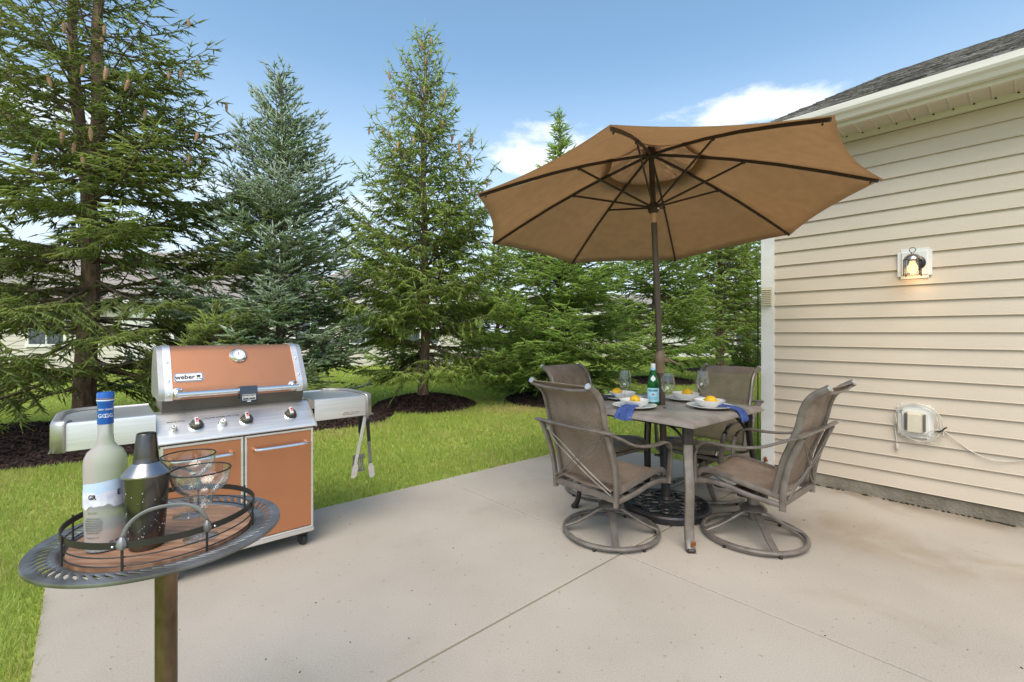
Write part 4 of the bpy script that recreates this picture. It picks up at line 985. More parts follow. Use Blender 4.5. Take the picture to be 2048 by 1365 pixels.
for sg in (-1, 1): k_.bar([(sg*.002, -.005, 0), (sg*.010, -.019, 0)], .0018, .001)
k_.bar([(-.008, -.015, 0), (.008, -.015, 0)], .0014, .001); k_.sphere((.012, -.018, 0), .0032, 8, 6, (1, 1, .2))
k_.v = [tuple(c0+MLd @ Vector(v)) for v in k_.v]; G(k_, 'kettle_mark', 'ink_black', np_, smooth=False)
# side shelves: trough body, cast rounded end
def shelf(sg):
    X = (lambda u: GW+.010+u) if sg > 0 else (lambda u: -.010-u)
    def poly(front, r_, ln): 
        pts = [(0, front), (ln-r_*.55, front)]
        for k in range(1, 7): a = R(-90+90*k/6); pts.append((ln-r_*.55+r_*.55*math.cos(a), front+r_*.55+r_*.55*math.sin(a)))
        for k in range(1, 9): a = R(90*k/8); pts.append((ln-.16+.16*math.cos(a), .33+.17*math.sin(a)))
        pts.append((0, .50)); return pts
    P0 = poly(.020, .09, .365)
    def loops(spec, nm, m_, par, bottom=False, x0_=0, x1_=9, ang_=40):
        vs, fs = [], []; 
        for z, ins in spec:
            for (x, y) in P0:
                cx_, cy_ = .16, .26; dx, dy = x-cx_, y-cy_; L_ = math.hypot(dx, dy); k = max(0, (L_-ins)/L_)
                vs.append((X((cx_+dx*k) if x > 0.001 else 0), cy_+dy*k, z))
        n_ = len(P0)
        for i in range(len(spec)-1):
            for j in range(n_-1): fs.append((i*n_+j, i*n_+j+1, (i+1)*n_+j+1, (i+1)*n_+j))
        if bottom: fs.append(tuple((len(spec)-1)*n_+j for j in range(n_)))
        k_ = MB(); k_.add(vs, fs); return G(k_, nm, m_, par, smooth=True, angle=ang_)
    so = loops([(.722, .004), (.722, .0), (.835, .0), (.846, .004), (.850, .012), (.850, .016), (.846, .020), (.843, .020)], 'side_shelf', 'steel', None, True)
    # cast end piece wraps the outer end, 3 mm proud
    vs, fs = [], []; sub = [p for p in P0 if p[0] > .285 or (p[1] > .3 and p[0] > .20)]; n_ = len(sub)
    spec = [(.718, -.006), (.838, -.006), (.851, -.001), (.856, .008), (.856, .030), (.845, .034)]
    for z, ins in spec:
        for (x, y) in sub:
            cx_, cy_ = .16, .26; dx, dy = x-cx_, y-cy_; L_ = math.hypot(dx, dy); k = (L_-ins)/L_; vs.append((X(cx_+dx*k), cy_+dy*k, z))
    for i in range(len(spec)-1):
        for j in range(n_-1): fs.append((i*n_+j, i*n_+j+1, (i+1)*n_+j+1, (i+1)*n_+j))
    k_ = MB(); k_.add(vs, fs); eo = G(k_, 'cast_end', 'cast_grey', so, smooth=True, angle=40); md = eo.modifiers.new('s', 'SOLIDIFY'); md.thickness = .004; md.offset = 0
    k_ = MB()
    for j in range(3): k_.tube([(X(.33+.012*j), .05+.012*j, .735), (X(.348+.012*j), .03, .722)], .004, 6)
    G(k_, 'tool_hook', 'cast_grey', so)
    return so
rs = shelf(1); ls = shelf(-1)
lettering('GENESIS', .024, Matrix.Translation((GW+.225, .0185, .748)) @ Matrix.Rotation(R(90), 4, 'X'), 'logo', 'chrome', rs, bold=.0012, depth=.002, sx=1.15)
lettering('GENESIS', .024, Matrix.Translation((GW+.2262, .0196, .7468)) @ Matrix.Rotation(R(90), 4, 'X'), 'logo_outline', 'ink_black', rs, bold=.0022, depth=.001, sx=1.15)
MB().tube(catmull([(GW+.06, .10, .724), (GW+.062, .09, .69), (GW+.08, .085, .672), (GW+.10, .09, .69), (GW+.105, .10, .724)], 5), .0018, 6).build('wire_loop', 'tan_plastic', GR)

# tools hanging from the right shelf
gm = Matrix.Rotation(R(41.35), 3, 'Z')
def gl(x, y, z): return Vector((-1.713, 2.268, 0))+gm @ Vector((x, y, z))
tg = thing('grill_tongs', 'open steel grill tongs hanging from the end of the right grill shelf', 'tongs', gl(1.075, .055, .715), R(41.35))
MB().tube([(-.012, 0, 0), (.012, 0, 0)], .012, 10).build('hinge', 'cast_grey', tg)
for sg, dx, ln in ((-1, -.082, .385), (1, .030, .405)):
    d = Vector((dx, .0, -ln)); k_ = MB(); k_.bar([(sg*.006, 0, 0), Vector((sg*.006, 0, 0))+d*.5, Vector((sg*.006, 0, 0))+d*.78], .020, .005, up=(0, 1, 0)); ao = k_.build('arm', 'steel' if sg < 0 else 'aged_iron', tg, smooth=False)
    k_ = MB(); k_.bar([Vector((sg*.006, -.003, 0))+d*t for t in (.06, .42)], .021, .007, up=(0, 1, 0)); k_.build('grip', 'black_plastic' if sg > 0 else 'steel', ao, smooth=False)
    e0 = Vector((sg*.006, 0, 0))+d*.78; k_ = MB()
    k_.add([e0+Vector((-.010, 0, 0)), e0+Vector((.010, 0, 0)), e0+d*.06+Vector((.021, 0, 0)), e0+d*.20+Vector((.022, 0, 0)), e0+d*.235+Vector((.006, 0, 0)), e0+d*.215+Vector((-.014, 0, 0)), e0+d*.06+Vector((-.019, 0, 0))], [(0, 1, 2, 3, 4, 5, 6)])
    so = k_.build('scoop', 'steel', ao, smooth=False); md = so.modifiers.new('s', 'SOLIDIFY'); md.thickness = .004
sp = thing('grill_spatula', 'slotted spatula with black handle hanging behind the tongs', 'spatula', gl(1.045, .085, .722), R(41.35))
k_ = MB(); k_.bar(catmull([(0, 0, 0), (.002, 0, -.05), (.003, 0, -.12)], 4), .020, .014, up=(0, 1, 0)); k_.build('handle', 'black_plastic', sp)
k_ = MB(); k_.bar([(.003, 0, -.12), (.0, 0, -.20), (-.012, 0, -.255)], .010, .005, up=(0, 1, 0)); k_.build('shaft', 'grill_dark', sp, smooth=False)
k_ = MB()
for j in range(6): x = -.050+j*.015; k_.bar([(x*.75-.004, 0, -.285), (x+.002, 0, -.365)], .008, .003, up=(0, 1, 0))
k_.bar([(-.046, 0, -.275), (.030, 0, -.275)], .003, .028); k_.bar([(-.052, 0, -.366), (.036, 0, -.366)], .003, .012); k_.build('blade', 'aged_iron', sp, smooth=False)

# ------------------------------------------------------------------ side table with tray, foreground left
SC = Vector((-.826, 1.117, 0))
sdt = thing('side_table', 'round pierced metal side table on a bronze post, close to the camera', 'side table', SC)
MB().tube([(0, 0, .01), (0, 0, .715)], .0225, 28).build('post', 'bronze', sdt)
MB().lathe([(.001, 0), (.20, 0), (.205, .006), (.19, .014), (.06, .028), (.03, .05), (.024, .055)], 40).build('foot_plate', 'bronze', sdt)
MB().lathe([(.026, .69), (.036, .700), (.085, .722), (.15, .745), (.188, .762), (.19, .764), (.15, .749), (.085, .727), (.02, .714)], 48).build('bowl_underside', 'dish_under', sdt)
# pierced rim: a sheet with real slanted slots
NS = 64; r0, r1 = .199, .226; K = 6; vs = []; fs = []; seg = 2*PI/NS; skew = .62*seg
def zr(r_): return .7715+.006*max(0, min(1, (r_-.186)/.035))
def ring(r_, k, wfun):
    row = []
    for i in range(NS):
        a = i*seg+(skew*2.3*(k/K-.5)); w_ = wfun
        for q in (-.5+.0, -w_, w_): 
            aa = a+q*seg if q != -.5 else a-.5*seg; row.append(len(vs)); vs.append((r_*math.cos(aa), r_*math.sin(aa), zr(r_)))
    return row
rows = [ring(.186, 0, .10), ring(.192, 0, .10)]+[ring(r0+(r1-r0)*k/K, k, .002+.27*math.sin(PI*k/K)**.8) for k in range(K+1)]+[ring(.233, K, .10), ring(.240, K, .10), ring(.243, K, .10)]
for j in range(len(rows)-1):
    hole = 2 <= j < 2+K; A, B = rows[j], rows[j+1]; n_ = len(A)
    for i in range(n_):
        if hole and i % 3 == 1: continue
        fs.append((A[i], A[(i+1) % n_], B[(i+1) % n_], B[i]))
last = rows[-1]
lo_ = [len(vs)+i for i in range(len(last))]; vs += [(vs[i][0]*1.004, vs[i][1]*1.004, vs[i][2]-.007) for i in last]
fs += [(last[i], last[(i+1) % len(last)], lo_[(i+1) % len(last)], lo_[i]) for i in range(len(last))]
k_ = MB(); k_.add(vs, fs); ro = k_.build('pierced_rim', 'aged_iron', sdt, angle=40); md = ro.modifiers.new('s', 'SOLIDIFY'); md.thickness = .0022; md.offset = -1
MB().lathe([(.187, .7715), (.184, .768), (.180, .757), (.12, .754), (.001, .753)], 64).build('recessed_top', 'aged_iron', sdt)
# tray
tr = thing('serving_tray', 'round wire-railed tray with wooden bottom resting on the side table', 'tray', SC+Vector((0, 0, .7575)))
MB().lathe([(.001, .0), (.1755, 0), (.1755, .016), (.001, .017)], 64).build('tray_bottom', 'tray_wood', tr, angle=30)
TR = .182; zt = .058
MB().lathe([(TR, zt), (TR+.003, zt), (TR+.003, zt+.013), (TR, zt+.013), (TR, zt)], 80).build('rail_band', 'iron_dark', tr, angle=30)
for zz in (.004, .022, .040): MB().tube([(TR*math.cos(a), TR*math.sin(a), zz) for a in np.linspace(0, 2*PI, 81)[:-1]], .0015, 6, closed=True).build('rail_wire', 'iron_dark', tr)
for k in range(8):
    a = R(-53.5+22.5+45*k); d = Vector((math.cos(a), math.sin(a), 0))
    MB().bar([d*(TR+.0045)+Vector((0, 0, 0)), d*(TR+.0045)+Vector((0, 0, zt+.016))], .0045, .003, up=d).build('rail_post', 'iron_dark', tr, smooth=False)
for sg in (0, 1):
    ac = R(-53.5+180*sg); hl = .072; d = Vector((math.cos(ac), math.sin(ac), 0)); t_ = Vector((-d.y, d.x, 0)); ch_ = math.sqrt(TR**2-hl**2)
    pts = [(hl, 0), (hl*.98, .018), (hl*.80, .042), (hl*.45, .058), (0, .062), (-hl*.45, .058), (-hl*.80, .042), (-hl*.98, .018), (-hl, 0)]
    tilt = 0.0
    p3 = catmull([t_*p[0]+d*(ch_+tilt*p[1])+Vector((0, 0, zt+.008+p[1])) for p in pts], 5)
    k_ = MB(); k_.bar(p3, .007, .0028, up=d); ho = k_.build('handle', 'iron_dark' if sg else 'aged_iron', tr, angle=50)
    for s2 in (-1, 1):
        c0 = t_*hl*s2+d*(ch_+.003)+Vector((0, 0, zt+.008)); k_ = MB(); k_.lathe([(.001, -.012), (.007, -.008), (.010, .0), (.007, .010), (.003, .016)], 8, c0); k_.build('handle_foot', 'aged_iron', ho)
        for s3 in (-1, 1): k_ = MB(); k_.sphere(c0+t_*s3*.014+d*.002, .0028, 8, 6); k_.build('rivet', 'chrome', ho)
ZTY = .7575+.0172
# vodka bottle
vo = thing('vodka_bottle', 'tall frosted glass liquor bottle with blue cap standing on the tray', 'bottle', (-.899, 1.034, ZTY))
BH = 1.0
MB().lathe([(.001, .006), (.030, .001), (.0345, .004), (.0355, .012), (.0372, .14), (.0378, .185), (.0365, .20), (.031, .2135), (.021, .223), (.0155, .232), (.0138, .25), (.0135, .275), (.0135, .28)], 40).build('frosted_body', 'frosted', vo)
MB().lathe([(.0140, .2735), (.0144, .2745), (.0140, .318), (.0150, .3195), (.0153, .324), (.0153, .339), (.0140, .343), (.001, .343)], 28).build('cap', 'bottle_blue', vo)
for zz, m_ in ((.3245, 'label_white'), (.328, 'tan_plastic')): MB().lathe([(.0153, zz), (.0156, zz+.0004), (.0156, zz+.0022), (.0153, zz+.0026)], 28).build('cap_band', m_, vo)
AV = math.atan2(-1.034, .899); BR = .0373
def wrap_patch(r_, a0, a1, zlo, zhi, m_, nm, par, n_=22):
    vs, fs = [], []
    for i in range(n_+1):
        u = i/n_; a = a0+(a1-a0)*u; vs += [(r_*math.cos(a), r_*math.sin(a), zlo(u)), (r_*math.cos(a), r_*math.sin(a), zhi(u))]
    fs = [(2*i, 2*i+2, 2*i+3, 2*i+1) for i in range(n_)]; k_ = MB(); k_.add(vs, fs); return k_.build(nm, m_, par, smooth=True)
def jag(s, A): return lambda u: A*(math.sin(u*9+s)+.6*math.sin(u*23+2*s)+.4*math.sin(u*41+s))
j1, j2 = jag(1, .0026), jag(4, .0035)
wrap_patch(BR+.0002, AV-1.35, AV+1.35, lambda u: .128+j1(u), lambda u: .156-.012*abs(u-.62), 'print_sky', 'sky_print', vo)
wrap_patch(BR+.0003, AV-1.5, AV+1.5, lambda u: .100+j2(u), lambda u: .132+j1(u), 'print_snow', 'mountain_print', vo, 60)
bent_lettering('GR', .014, BR+.0006, AV-.62, .122, 'lettering', 'ink_black', vo, bold=.0004, sx=.8)
bent_lettering('E', .016, BR+.0006, AV+.62, .126, 'lettering', 'label_navy', vo, bold=.0004, sx=.8)
for i, zz in enumerate((.088, .076, .071, .066, .061, .056, .051, .046, .036)):
    bent_lettering(('IMPORTED', 'DISTILLED IN FRANCE', 'BOTTLED AT THE SOURCE', 'FROM FRENCH WHEAT AND', 'SPRING WATER, NATURAL', 'PRODUCED AND BOTTLED', 'IN THE COGNAC REGION', 'ENJOY RESPONSIBLY', '40% ALC./VOL. 1.0 L')[i], .0052 if i else .0068, BR-.0004, AV-.62, zz, 'small_print', 'steel_side', vo, sx=.55)
bent_lettering('40% VOL   1 L', .006, BR-.0006, AV+.55, .022, 'small_print', 'knob_grey', vo, sx=.8)
for a in (-.42, .42): bent_lettering('GG', .012, .0146, AV+a, .292, 'cap_lettering', 'label_white', vo, sx=.9)
bent_lettering('GREY GOOSE', .005, .0147, AV, .306, 'cap_lettering', 'label_white', vo, sx=.9)
# shaker
sh = thing('cocktail_shaker', 'dark gunmetal cocktail shaker on the tray beside the frosted bottle', 'shaker', (-.8135, 1.040, ZTY))
MB().lathe([(.001, .0), (.030, .0), (.0318, .003), (.0330, .02), (.0385, .09), (.0430, .155), (.0437, .160)], 48).build('cup', 'gunmetal', sh)
MB().lathe([(.0437, .1595), (.0450, .1605), (.0450, .1635), (.0435, .165), (.0260, .186), (.0232, .189)], 48).build('shoulder', 'gunmetal_lid', sh)
MB().lathe([(.0250, .187), (.0238, .189), (.0228, .20), (.0180, .2485), (.0165, .2515), (.001, .252)], 40).build('cap', 'gunmetal', sh)
dr = MB()
for i in range(46):
    z = rr.uniform(.01, .13); a = math.atan2(-1.04, .8135)+rr.uniform(-1.2, 1.2); r_ = .0331+.0715*(z-.02)+.0003; s_ = rr.uniform(.0005, .0014); dr.sphere((r_*math.cos(a), r_*math.sin(a), z), s_, 6, 4, (1, 1, 1.3))
do = dr.build('water_drops', 'water_drop', sh); do['kind'] = 'stuff'
# margarita glasses
mgp = [(.0005, .003), (.018, .004), (.033, .0012), (.0345, 0), (.035, .002), (.020, .006), (.007, .012), (.0048, .025), (.0046, .058), (.008, .066), (.018, .073), (.0235, .085), (.0255, .098), (.030, .104), (.044, .112), (.054, .125), (.0585, .142), (.0600, .157),
       (.0588, .157), (.0572, .142), (.0527, .1265), (.0435, .1145), (.029, .1065), (.0238, .099), (.0218, .086), (.0165, .076), (.0005, .071)]
for (x, y, lab) in ((-.720, 1.082, 'margarita glass with black rim on the tray, the nearer one'), (-.838, 1.212, 'margarita glass with black rim on the tray, farther back behind the shaker')):
    mg = thing('margarita_glass', lab, 'cocktail glass', (x, y, ZTY), 0, 'margarita glasses on the tray')
    MB().lathe(mgp, 48).build('glass_bowl', 'clear_glass', mg); MB().tube([(.0594*math.cos(a), .0594*math.sin(a), .1575) for a in np.linspace(0, 2*PI, 49)[:-1]], .0017, 6, closed=True).build('black_rim', 'ink_black', mg)

# ------------------------------------------------------------------ shepherd's hook
hk = thing('shepherd_hook', 'thin black iron plant hook pole standing in the lawn by the white corner post', 'plant hook', (2.63, 5.0, 0))
MB().tube([(0, 0, -.01), (0, 0, 1.72)], .006, 8).build('pole', 'hook_iron', hk)
MB().tube(catmull([(0, 0, 1.70), (-.01, 0, 1.78), (-.07, 0, 1.85), (-.17, 0, 1.86), (-.24, 0, 1.80), (-.29, 0, 1.74), (-.34, 0, 1.735), (-.37, 0, 1.77)], 6), .0055, 8).build('crook', 'hook_iron', hk)

# ------------------------------------------------------------------ spruces
def unit(a): return a/np.maximum(np.linalg.norm(a, axis=-1, keepdims=True), 1e-9)
def perp2(D):
    up = np.where(np.abs(D[:, 2:3]) > .95, np.array([[1., 0, 0]]), np.array([[0, 0, 1.]]))
    A = unit(np.cross(D, up)); return A, np.cross(D, A)
def prisms(P, Q, r0, r1, n=3):               # thin tapered sticks
    D = unit(Q-P); A, B = perp2(D); N_ = len(P); V = np.zeros((N_, 2*n, 3))
    for k in range(n):
        t = 2*PI*k/n; o = A*math.cos(t)+B*math.sin(t); V[:, k] = P+o*r0[:, None]; V[:, n+k] = Q+o*r1[:, None]
    T = []
    for k in range(n): j = (k+1) % n; T += [(k, j, n+j), (k, n+j, n+k)]
    T = np.array(T)[None]+(np.arange(N_)*2*n)[:, None, None]
    return V.reshape(-1, 3), T.reshape(-1, 3)
def needles(rg, P, D, Lg, tint, K, nl, wd, curve, splay=1.15):
    # a shoot: slim body plus K needles; all triangles
    N_ = len(P); A, B = perp2(D); bend = np.array([[0, 0, curve]])*Lg[:, None]
    Q = P+D*Lg[:, None]+bend; r = wd*1.25
    V = np.zeros((N_, 4+3*K, 3)); 
    for k in range(3):
        t = 2*PI*k/3; V[:, k] = P+(A*math.cos(t)+B*math.sin(t))*r
    V[:, 3] = Q
    T = [(0, 1, 3), (1, 2, 3), (2, 0, 3)]
    for k in range(K):
        u = rg.uniform(.0, .95, N_)[:, None]; t = rg.uniform(0, 2*PI, N_)[:, None]; c = P+(Q-P)*u
        o = A*np.cos(t)+B*np.sin(t); d = unit(o*rg.uniform(.7, 1.1, (N_, 1))+D*splay); s = np.cross(d, D)
        s = unit(s); ln = nl*rg.uniform(.7, 1.2, (N_, 1))
        V[:, 4+3*k] = c+s*r*.42; V[:, 5+3*k] = c-s*r*.42; V[:, 6+3*k] = c+d*ln; T.append((4+3*k, 5+3*k, 6+3*k))
    T = np.array(T)[None]+(np.arange(N_)*(4+3*K))[:, None, None]
    tt = np.repeat(np.clip(tint, 0, 1)[:, None], 4+3*K, 1)
    return V.reshape(-1, 3), T.reshape(-1, 3), tt.ravel()

def spruce(label, x, y, H, prof, nmat, seed, trunk_r=.10, hang=.6, rise=.5, gap=.26, dens=1., K=5, z_low=.25, cones=0, mound=.12, lean=(0, 0), shoot=.11, fork=None,
           base_el=(-8, 55), sec_gap=.11, wd=.0075, nl=.020, dead=.25, cz=(.45, .9), clearing=0., airy=.9, name='spruce_tree'):
    rg = np.random.default_rng(seed)
    t = thing(name, label, 'tree', (x, y, mound), rg.uniform(0, 6)*0, 'spruces along the edge of the lawn')
    # trunk
    def tc(z, s=0): 
        w = .03*math.sin(z*1.3+seed)+.02*math.sin(z*2.9+2*seed)
        f = 0
        if s and fork and z > fork: f = .16*(1-math.exp(-(z-fork)*2))*s
        return np.array([lean[0]*z+w*.6+f, lean[1]*z+w*.4, z])
    tk = MB(); nzs = 16
    zs = np.linspace(-.15, H, nzs)
    tk.tube([tuple(tc(z, -1 if fork else 0)) for z in zs], [trunk_r*(1.25 if i == 0 else 1)*(1-.93*max(0, z)/H)+.004 for i, z in enumerate(zs)], 10)
    if fork: zs2 = np.linspace(fork-.1, H*.96, 10); tk.tube([tuple(tc(z, 1)) for z in zs2], [trunk_r*.72*(1-.92*(z-fork)/(H-fork))+.004 for z in zs2], 8)
    tk.build('trunk', 'bark', t)
    SP, SQ, SR0, SR1 = [], [], [], []           # sticks
    FP, FD, FL, FT = [], [], [], []             # shoots
    conesites = []
    z = z_low; stems = [-1, 1] if fork else [0]
    phi0 = rg.uniform(0, 6)
    while z < H-.10:
        u = z/H
        nb = int(rg.integers(5, 8)*(1 if u < .85 else .8)) if u < .97 else 4
        phi0 += 1.1
        for k in range(nb):
            st_ = stems[k % len(stems)] if (not fork or z > fork) else 0
            phi = phi0+2*PI*k/nb+rg.normal(0, .22)
            Lb = prof(u)*rg.uniform(.72, 1.12)
            if rg.random() < clearing and u > .2: Lb *= .5
            zz = z+rg.uniform(-.13, .17)
            o = tc(zz, st_); e0 = R(base_el[0]+(base_el[1]-base_el[0])*u**1.15+rg.normal(0, 10))
            hd = np.array([math.cos(phi), math.sin(phi), 0]); nseg = max(4, int(Lb/.16)); pts = []
            for i in range(nseg+1):
                s = i/nseg; rad = Lb*s*math.cos(e0*(1-.3*s)); dz = Lb*(math.sin(e0)*s-(.20*(1-u))*s**2*hang+rise*.30*s**3.2)
                wob = .006*math.sin(i*.9+k)
                pts.append(o+hd*rad+np.array([-hd[1]*wob*3, hd[0]*wob*3, dz+wob]))
            pts = np.array(pts); rb = (.010+.016*Lb)*(.55 if u > .5 else .8)*.8
            for i in range(nseg):
                SP.append(pts[i]); SQ.append(pts[i+1]); SR0.append(rb*(1-i/nseg)+.0025); SR1.append(rb*(1-(i+1)/nseg)+.0022)
            cum = Lb*np.linspace(0, 1, nseg+1); 
            lite = rg.normal(0, .12)
            sgap = sec_gap*(1.0/dens)*(1+airy*max(0, u-.35))
            m = max(3, int(Lb*.95/sgap)); tip = pts[-1]-pts[-2]; tip /= np.linalg.norm(tip)
            # the leading shoot and its side shoots
            FP.append(pts[-1]-tip*.02); FD.append(tip); FL.append(shoot*1.5); FT.append(.8)
            for q in range(m):
                s = .10+.90*(q+rg.uniform(0, .8))/m; s = min(s, .995); f_ = s*nseg; i = min(int(f_), nseg-1); p = pts[i]+(pts[i+1]-pts[i])*(f_-i)
                bd = pts[i+1]-pts[i]; bd /= np.linalg.norm(bd); side = np.array([-hd[1], hd[0], 0])*(1 if q % 2 else -1)
                l2 = min(.62, (1-s)*Lb*.50+.12)*rg.uniform(.65, 1.15)
                d2 = bd*.72+side*rg.uniform(.55, .95)+np.array([0, 0, rg.normal(.03, .24)-hang*.22*(1-u*.4)]); d2 /= np.linalg.norm(d2)
                n2 = max(1, int(l2/.10)); pp_ = [p]
                for i2 in range(n2):
                    dn = d2+np.array([0, 0, -hang*.38*(i2/ max(1, n2))]); dn /= np.linalg.norm(dn); pp_.append(pp_[-1]+dn*l2/n2)
                inner = s < dead*(1.1-u)
                for i2 in range(n2):
                    SP.append(pp_[i2]); SQ.append(pp_[i2+1]); SR0.append(.0042); SR1.append(.0028)
                    if inner and rg.random() < .85: continue
                    nf = max(1, int(round(l2/n2/.036*dens/(1+airy*max(0, u-.35)))))
                    dd = pp_[i2+1]-pp_[i2]; dd /= np.linalg.norm(dd); sd_ = np.cross(dd, [0, 0, 1.]); sd_ /= (np.linalg.norm(sd_)+1e-6)
                    for i3 in range(nf):
                        w_ = rg.random(); pb = pp_[i2]+(pp_[i2+1]-pp_[i2])*w_
                        fd = dd*rg.uniform(.5, 1.0)+sd_*(1 if rg.random() < .5 else -1)*rg.uniform(.35, .95)+np.array([0, 0, rg.normal(.06, .22)-hang*rg.uniform(.1, 1.05)])
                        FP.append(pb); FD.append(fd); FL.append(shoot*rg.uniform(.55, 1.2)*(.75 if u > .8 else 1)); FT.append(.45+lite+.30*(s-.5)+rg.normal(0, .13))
                dd = pp_[-1]-pp_[-2]
                FP.append(pp_[-1]-dd*.1); FD.append(dd); FL.append(shoot*rg.uniform(.8, 1.3)); FT.append(.66+lite+rg.normal(0, .12))
                if cones and cz[0] < u < cz[1]+.1 and s > .35 and rg.random() < .10: conesites.append(pp_[-1].copy())
        # little shoots straight out of the trunk between the whorls
        z += gap*(1-.42*u)*rg.uniform(.8, 1.15)
    # leader
    for st_ in stems:
        top = tc(H*(1 if st_ <= 0 else .96), st_)
        FP.append(top-np.array([0, 0, .12])); FD.append(np.array([0, 0, 1.])); FL.append(.28); FT.append(.6)
        for k in range(9): a = k*2.4; FP.append(top-np.array([0, 0, .06+.05*(k//3)])); FD.append(np.array([math.cos(a)*.7, math.sin(a)*.7, .8])); FL.append(.10); FT.append(.6)
    V, T = prisms(np.array(SP), np.array(SQ), np.array(SR0), np.array(SR1)); np_obj('branches', V, T, 'twig', t)
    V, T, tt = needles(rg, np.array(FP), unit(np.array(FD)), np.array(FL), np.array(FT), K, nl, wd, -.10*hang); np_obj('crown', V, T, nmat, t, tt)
    if cones and conesites:
        cmesh = {}
        rg.shuffle(conesites); me = MB().lathe([(.002, 0), (.013, -.012), (.0175, -.04), (.016, -.075), (.010, -.105), (.001, -.118)], 7).mesh('cone', 'cone')
        for p in conesites[:cones]:
            o = bpy.data.objects.new('cone', me); col.objects.link(o); o.parent = t; o.location = p; s_ = rg.uniform(1.0, 1.4); o.scale = (s_, s_, s_); o.rotation_euler = (rg.normal(0, .15), rg.normal(0, .15), 0)
    global NSH; NSH = globals().get('NSH', 0)+len(T)
    return t

def cone_prof(wmax, low=.16, shape=1.0, tipw=.10):
    def f(u): 
        a = min(1, (u+.05)/(low+.05)); return wmax*(.72+.28*a)*max(0, (1-u))**shape*(1 if u > low else 1)+tipw*(1-u*.5)
    return f

spruce('tall thin double-trunked spruce hung with cones, filling the left edge behind the grill', -5.35, 5.9, 7.6, cone_prof(2.35, .12, .80, .20), 'needle_olive', 11, trunk_r=.12, hang=.55, rise=.75, gap=.235, dens=1.9, K=4, z_low=.55, cones=130, fork=3.0,
       base_el=(-12, 38), shoot=.125, sec_gap=.125, dead=.34, wd=.0095, nl=.020, cz=(.35, .92), clearing=.2, airy=2.6)
spruce('silvery blue spruce with dense stiff tiers standing behind the grill lid', -3.45, 7.0, 4.98, cone_prof(1.85, .12, .86, .10), 'needle_blue', 23, trunk_r=.07, hang=.06, rise=.55, gap=.175, dens=1.7, K=4, z_low=.25,
       base_el=(0, 62), shoot=.085, sec_gap=.095, wd=.010, nl=.022, dead=.24)
spruce('bright green weeping spruce with bare lower trunk in the round mulch bed, centre', -1.52, 8.1, 6.15, cone_prof(1.95, .20, .80, .14), 'needle_bright', 37, trunk_r=.085, hang=1.0, rise=1.0, gap=.205, dens=1.75, K=4, z_low=.55, cones=60,
       base_el=(-2, 62), shoot=.12, sec_gap=.12, wd=.0095, nl=.022, dead=.24, cz=(.5, .95), clearing=.05, airy=2.2, mound=.16)
spruce('dense dark green spruce with a thin bare tip rising left of the umbrella', .92, 9.0, 5.3, cone_prof(2.6, .15, 1.55, .10), 'needle_deep', 41, trunk_r=.10, hang=.35, rise=.5, gap=.18, dens=1.65, K=4, z_low=.30,
       base_el=(-5, 55), shoot=.12, sec_gap=.115, wd=.011, nl=.027, dead=.18)
spruce('green spruce seen behind the umbrella pole', 3.75, 12.2, 5.0, cone_prof(2.3, .15, .9, .12), 'needle_deep', 53, trunk_r=.11, hang=.5, rise=.6, gap=.21, dens=1.3, K=3, z_low=.45, base_el=(-5, 50), shoot=.15, sec_gap=.15, wd=.013, nl=.03, mound=.08)
spruce('feathery spruce with visible trunk left of the white corner post', 6.75, 15.2, 7.2, cone_prof(2.6, .15, .6, .15), 'needle_bright', 59, trunk_r=.13, hang=.8, rise=.8, gap=.25, dens=1.2, K=3, z_low=1.1, base_el=(-5, 50), shoot=.18, sec_gap=.18, wd=.015, nl=.035, mound=.08)
spruce('pale spruce standing far back, between the blue and the weeping spruce', -2.9, 12.5, 3.3, cone_prof(1.3, .15, .9, .10), 'needle_deep', 61, trunk_r=.07, hang=.4, rise=.6, gap=.2, dens=1.2, K=3, z_low=.3, shoot=.15, sec_gap=.15, wd=.013, nl=.03, mound=0)
spruce('small bushy spruce filling the gap right of the weeping spruce', -.35, 11.6, 3.4, cone_prof(1.5, .15, .8, .10), 'needle_deep', 67, trunk_r=.07, hang=.5, rise=.6, gap=.19, dens=1.3, K=3, z_low=.3, shoot=.15, sec_gap=.15, wd=.013, nl=.03, mound=0)
spruce('young green spruce peeking over the grill lid below the tall spruce', -3.55, 5.55, 1.55, cone_prof(.62, .15, .9, .06), 'needle_bright', 71, trunk_r=.03, hang=.15, rise=.5, gap=.12, dens=1.5, K=4, z_low=.12, shoot=.075, sec_gap=.08, mound=0)
spruce('dark spruce partly hidden by the white corner post', 9.3, 18.5, 6.5, cone_prof(2.6, .12, .8, .12), 'needle_deep', 79, trunk_r=.13, hang=.5, rise=.6, gap=.3, dens=.9, K=2, z_low=.5, shoot=.22, sec_gap=.22, wd=.02, nl=.045, mound=.05)
print('tree tris', NSH)

